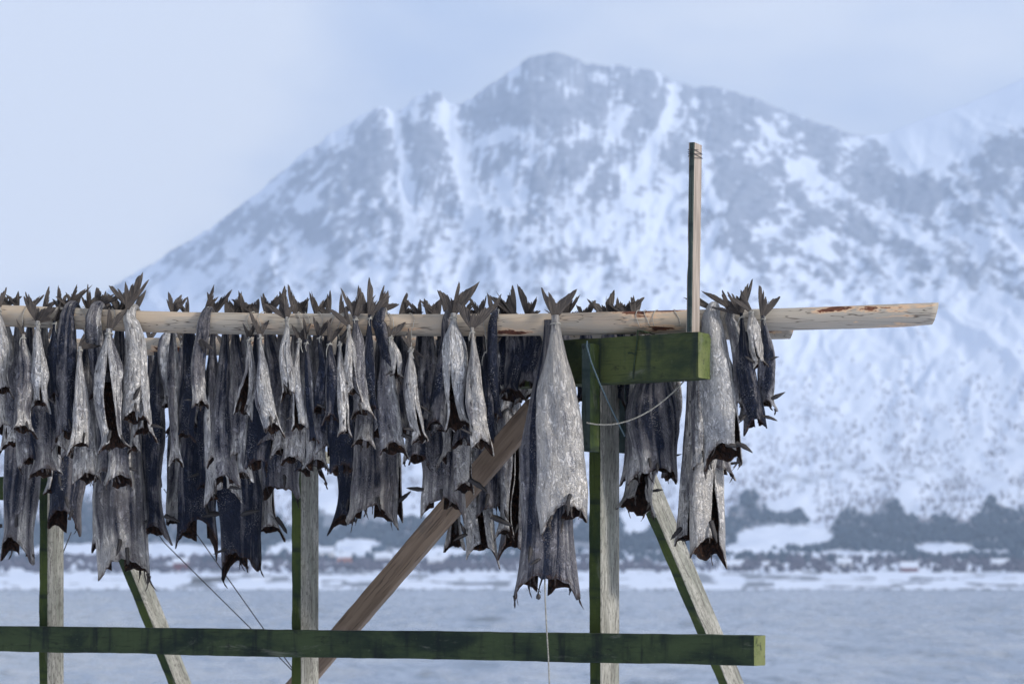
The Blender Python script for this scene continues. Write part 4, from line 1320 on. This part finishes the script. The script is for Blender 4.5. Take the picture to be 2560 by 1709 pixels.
# ------------------------------------------------------------------ far houses
def house(px, py_base, D, w, dp, h, rh, mat, label, turn=0.0, cat='house', snow=True):
    q = P(px, py_base, D)
    p, e = on_land(px, D)
    z = min(q.z, p[2] + 1.5) - .5 if abs(q.z - p[2]) > 2.5 else q.z
    root = empty('far_house', (q.x, D, z), label, cat, 'houses on the far shore')
    R = Matrix.Rotation(turn, 3, 'Z')

    def box(x0, x1, y0, y1, z0, z1):
        v = [Vector((x, y, zz)) for zz in (z0, z1) for x, y in ((x0, y0), (x1, y0), (x1, y1), (x0, y1))]
        return [R @ a for a in v], [(0, 3, 2, 1), (4, 5, 6, 7), (0, 1, 5, 4), (1, 2, 6, 5), (2, 3, 7, 6), (3, 0, 4, 7)]
    v, f = box(-w / 2, w / 2, -dp / 2, dp / 2, -3, h)
    g = [R @ Vector(a) for a in ((-w / 2, -dp / 2, h), (-w / 2, dp / 2, h), (-w / 2, 0, h + rh), (w / 2, -dp / 2, h), (w / 2, dp / 2, h), (w / 2, 0, h + rh))]
    v, f = join([(v, f), (g, [(0, 1, 2), (3, 5, 4), (0, 2, 5, 3), (1, 4, 5, 2)])])
    mesh_obj('walls', v, f, mat, parent=root, smooth=False)
    ov = .5
    rv = []
    for sx in (-1, 1):
        for (y, zz) in ((-dp / 2 - ov, h - ov * rh / dp * 2), (0, h + rh), (dp / 2 + ov, h - ov * rh / dp * 2)):
            for t in (.1, .55):
                rv.append(R @ Vector((sx * (w / 2 + ov), y, zz + t)))
    rf_ = [(0, 2, 8, 6), (1, 7, 9, 3), (2, 4, 10, 8), (3, 9, 11, 5), (0, 6, 7, 1), (4, 5, 11, 10), (0, 1, 3, 2), (2, 3, 5, 4), (6, 8, 9, 7), (8, 10, 11, 9)]
    mesh_obj('snowy_roof', rv, rf_, M['snow'] if snow else M['rock'], parent=root, smooth=False)
    for k in range(max(1, int(w / 3.5))):
        x = -w / 2 + (k + .5) * w / max(1, int(w / 3.5))
        wv, wf = box(x - .5, x + .5, -dp / 2 - .06, -dp / 2 + .1, 1.0, 2.3)
        mesh_obj('window', wv, wf, M['glass'], parent=root, smooth=False)
    return root


house(2272, 1433, 1620, 12, 8, 4.2, 3.6, M['red'], 'red house with a snowy roof on the far shore, far right')
house(1925, 1424, 1640, 11, 8, 3.6, 2.6, M['ochre'], 'orange house on the far shore, right of the right leaning leg')
house(1830, 1422, 1650, 16, 9, 3.2, 3.0, M['white'], 'long white house on the far shore behind the lowest right cod')
house(1758, 1400, 1700, 9, 8, 5.0, 3.0, M['white'], 'tall white house on the far shore beside the right leaning leg')
house(815, 1382, 1760, 12, 9, 5.0, 3.4, M['white'], 'white house on the far shore just right of the middle post')
house(862, 1388, 1740, 10, 8, 4.0, 3.2, M['ochre'], 'small pale orange house right of the white one by the middle post')
house(960, 1392, 1735, 13, 9, 4.6, 3.4, M['white'], 'white house on the far shore left of the brown brace')
house(520, 1466, 1535, 20, 8, 3.2, 2.6, M['red'], 'dark red boathouse at the water below the lowest dark cod', cat='boathouse', snow=False)
house(654, 1462, 1540, 12, 7, 3.0, 2.4, M['red'], 'small red boathouse at the water left of the middle post', cat='boathouse')
house(452, 1408, 1660, 10, 8, 4.0, 3.0, M['red'], 'dark red house above the far shore near the crossing wires')
house(1090, 1402, 1700, 11, 8, 4.4, 3.2, M['white'], 'white house on the far shore right of the brown brace')
house(2110, 1418, 1660, 10, 8, 3.6, 2.8, M['white'], 'white house on the far shore left of the red one at right')
house(2500, 1420, 1650, 12, 8, 3.6, 2.8, M['white'], 'white house on the far shore at the right picture edge')

# boulders along the far waterline
rg = np.random.default_rng(77)
VV, FF = [], []
for k in range(420):
    px = rg.uniform(-200, 2760)
    d = rg.uniform(1496, 1512)
    p = np.array([(px - 1280) * d / F, d, WATER_Z + .1])
    r = rg.uniform(.4, 1.6)
    o = len(VV)
    for z, w in ((-.5, .8), (.15, 1), (.6, .55)):
        for a_ in range(6):
            VV.append(p + np.array([math.cos(a_ * 1.047) * r * w * rg.uniform(.8, 1.5), math.sin(a_ * 1.047) * r * w, r * z * rg.uniform(.7, 1.1)]))
    for i in range(2):
        for a_ in range(6):
            FF.append((o + i * 6 + a_, o + i * 6 + (a_ + 1) % 6, o + (i + 1) * 6 + (a_ + 1) % 6, o + (i + 1) * 6 + a_))
    FF.append(tuple(o + 12 + a_ for a_ in range(6)))
ob = mesh_obj('shore_rocks', VV, FF, M['rock'], smooth=False)
tag(ob, 'dark stones along the far waterline', 'rocks', kind='stuff')

# ------------------------------------------------------------------ water and near ground
def sheet(name, x0, x1, y0, y1, z, mat, n=2, zf=None, loc=(0, 0, 0)):
    xs, ys = np.linspace(x0, x1, n), np.linspace(y0, y1, n)
    Xg, Yg = np.meshgrid(xs, ys, indexing='ij')
    Zg = np.full_like(Xg, z) if zf is None else zf(Xg, Yg)
    Vg = np.stack([Xg, Yg, Zg], -1).reshape(-1, 3)
    ii = np.arange(n * n).reshape(n, n)
    o_ = mesh_obj(name, Vg, np.stack([ii[:-1, :-1], ii[1:, :-1], ii[1:, 1:], ii[:-1, 1:]], -1).reshape(-1, 4).astype(np.int32), mat)
    return tag(o_, kind='structure')


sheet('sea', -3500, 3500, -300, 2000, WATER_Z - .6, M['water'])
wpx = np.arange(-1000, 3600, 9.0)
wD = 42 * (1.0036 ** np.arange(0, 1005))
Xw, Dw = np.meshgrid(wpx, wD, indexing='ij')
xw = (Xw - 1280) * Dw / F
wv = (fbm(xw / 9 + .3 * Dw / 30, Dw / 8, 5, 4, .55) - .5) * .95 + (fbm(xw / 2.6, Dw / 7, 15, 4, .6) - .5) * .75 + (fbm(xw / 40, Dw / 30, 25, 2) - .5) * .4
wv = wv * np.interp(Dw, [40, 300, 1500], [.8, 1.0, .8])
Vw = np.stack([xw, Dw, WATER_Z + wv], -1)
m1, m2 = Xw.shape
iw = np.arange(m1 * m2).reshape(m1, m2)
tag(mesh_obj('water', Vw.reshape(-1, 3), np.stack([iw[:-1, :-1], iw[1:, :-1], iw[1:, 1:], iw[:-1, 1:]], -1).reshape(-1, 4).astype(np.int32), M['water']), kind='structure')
sheet('ground', -120, 120, -90, 46, 0, M['snow'], 120,
      lambda x, y: np.where(y < 22, 0, -(y - 22) * .085) * 1.0 + (fbm(x / 6, y / 6, 4, 3) - .5) * .16 - .02)

# ------------------------------------------------------------------ air
hz_d = 0.00018
vb = [(-4200, -400, -8), (4200, -400, -8), (4200, 5900, -8), (-4200, 5900, -8), (-4200, -400, 1650), (4200, -400, 1650), (4200, 5900, 1650), (-4200, 5900, 1650)]
hm = bpy.data.materials.new('pale_haze')
hm.use_nodes = True
hm.node_tree.nodes.clear()
ho = hm.node_tree.nodes.new('ShaderNodeOutputMaterial')
hv = hm.node_tree.nodes.new('ShaderNodeVolumePrincipled')
hv.inputs['Color'].default_value = (.62, .77, 1.0, 1)
hv.inputs['Density'].default_value = hz_d
hv.inputs['Anisotropy'].default_value = .1
hm.node_tree.links.new(hv.outputs[0], ho.inputs['Volume'])
hz = mesh_obj('haze', vb, [(0, 3, 2, 1), (4, 5, 6, 7), (0, 1, 5, 4), (1, 2, 6, 5), (2, 3, 7, 6), (3, 0, 4, 7)], hm, smooth=False)
tag(hz, kind='stuff')

# ------------------------------------------------------------------ light
SUN_AZ = Vector((.92, -.38, 0)).normalized()      # where the sun stands, seen from the rack
SUN_EL = rad(25)
to_sun = Vector((SUN_AZ.x * math.cos(SUN_EL), SUN_AZ.y * math.cos(SUN_EL), math.sin(SUN_EL)))
sl = bpy.data.lights.new('sun', 'SUN')
sl.energy = 4.3
sl.angle = rad(8)
sl.color = (1.0, .95, .88)
so = bpy.data.objects.new('sun', sl)
so.rotation_euler = to_sun.to_track_quat('Z', 'Y').to_euler()
COL.objects.link(so)

w = bpy.data.worlds.new('World')
sc.world = w
w.use_nodes = True
nt = w.node_tree
nt.nodes.clear()
N = nt.nodes.new
out = N('ShaderNodeOutputWorld')
bg = N('ShaderNodeBackground')
sky = N('ShaderNodeTexSky')
sky.sky_type = 'NISHITA'
sky.sun_disc = False
sky.sun_elevation = SUN_EL
sky.sun_rotation = math.atan2(SUN_AZ.x, SUN_AZ.y)
sky.altitude = 0
bg2 = N('ShaderNodeBackground')
bg.inputs['Strength'].default_value = .10
nt.links.new(sky.outputs[0], bg.inputs['Color'])
tc = N('ShaderNodeTexCoord')
mp = N('ShaderNodeMapping')
mp.inputs['Scale'].default_value = (1.0, 1.0, 2.0)
mp.inputs['Location'].default_value = (.3, .1, .25)
nt.links.new(tc.outputs['Generated'], mp.inputs[0])
no = N('ShaderNodeTexNoise')
no.inputs['Scale'].default_value = 6.5
no.inputs['Detail'].default_value = 4
no.inputs['Roughness'].default_value = .45
nt.links.new(mp.outputs[0], no.inputs['Vector'])
mr = N('ShaderNodeMapRange')
mr.interpolation_type = 'SMOOTHSTEP'
mr.inputs['From Min'].default_value = .36
mr.inputs['From Max'].default_value = .70
# a brighter bank of cloud to the upper left
dt = N('ShaderNodeVectorMath')
dt.operation = 'DOT_PRODUCT'
nt.links.new(tc.outputs['Generated'], dt.inputs[0])
dt.inputs[1].default_value = Vector((-.25, 1, .27)).normalized()
mb = N('ShaderNodeMapRange')
mb.interpolation_type = 'SMOOTHSTEP'
mb.inputs['From Min'].default_value = .982
mb.inputs['From Max'].default_value = 1.0
mb.inputs['To Max'].default_value = .42
nt.links.new(dt.outputs['Value'], mb.inputs[0])
ad = N('ShaderNodeMath')
nt.links.new(no.outputs[0], ad.inputs[0])
nt.links.new(mb.outputs[0], ad.inputs[1])
nt.links.new(ad.outputs[0], mr.inputs[0])
mx = N('ShaderNodeMix')
mx.data_type = 'RGBA'
nt.links.new(mr.outputs[0], mx.inputs[0])
mx.inputs[6].default_value = (.61, .69, .885, 1)
mx.inputs[7].default_value = (1.12, 1.10, 1.08, 1)
nt.links.new(mx.outputs[2], bg2.inputs['Color'])
bg2.inputs['Strength'].default_value = 1.0
ms = N('ShaderNodeMixShader')
ms.inputs[0].default_value = .85       # thin cloud over most of the sky
nt.links.new(bg.outputs[0], ms.inputs[1])
nt.links.new(bg2.outputs[0], ms.inputs[2])
nt.links.new(ms.outputs[0], out.inputs['Surface'])

# ------------------------------------------------------------------ camera
cam = bpy.data.cameras.new('camera')
cam.sensor_width = 36
cam.lens = 36 * F / 2560
cam.shift_y = (1460 - 854.5) / 2560
cam.clip_start = .1
cam.clip_end = 20000
cam.dof.use_dof = True
cam.dof.focus_distance = 8.0
cam.dof.aperture_fstop = 4.6
co = bpy.data.objects.new('camera', cam)
co.location = (0, 0, EYE)
co.rotation_euler = (math.pi / 2, 0, 0)
COL.objects.link(co)
sc.camera = co

sc.view_settings.view_transform = 'Standard'
sc.view_settings.look = 'None'
sc.view_settings.exposure = 0
sc.view_settings.gamma = 1
sc.cycles.use_denoising = True
sc.cycles.max_bounces = 6
sc.cycles.volume_bounces = 1
sc.cycles.diffuse_bounces = 3
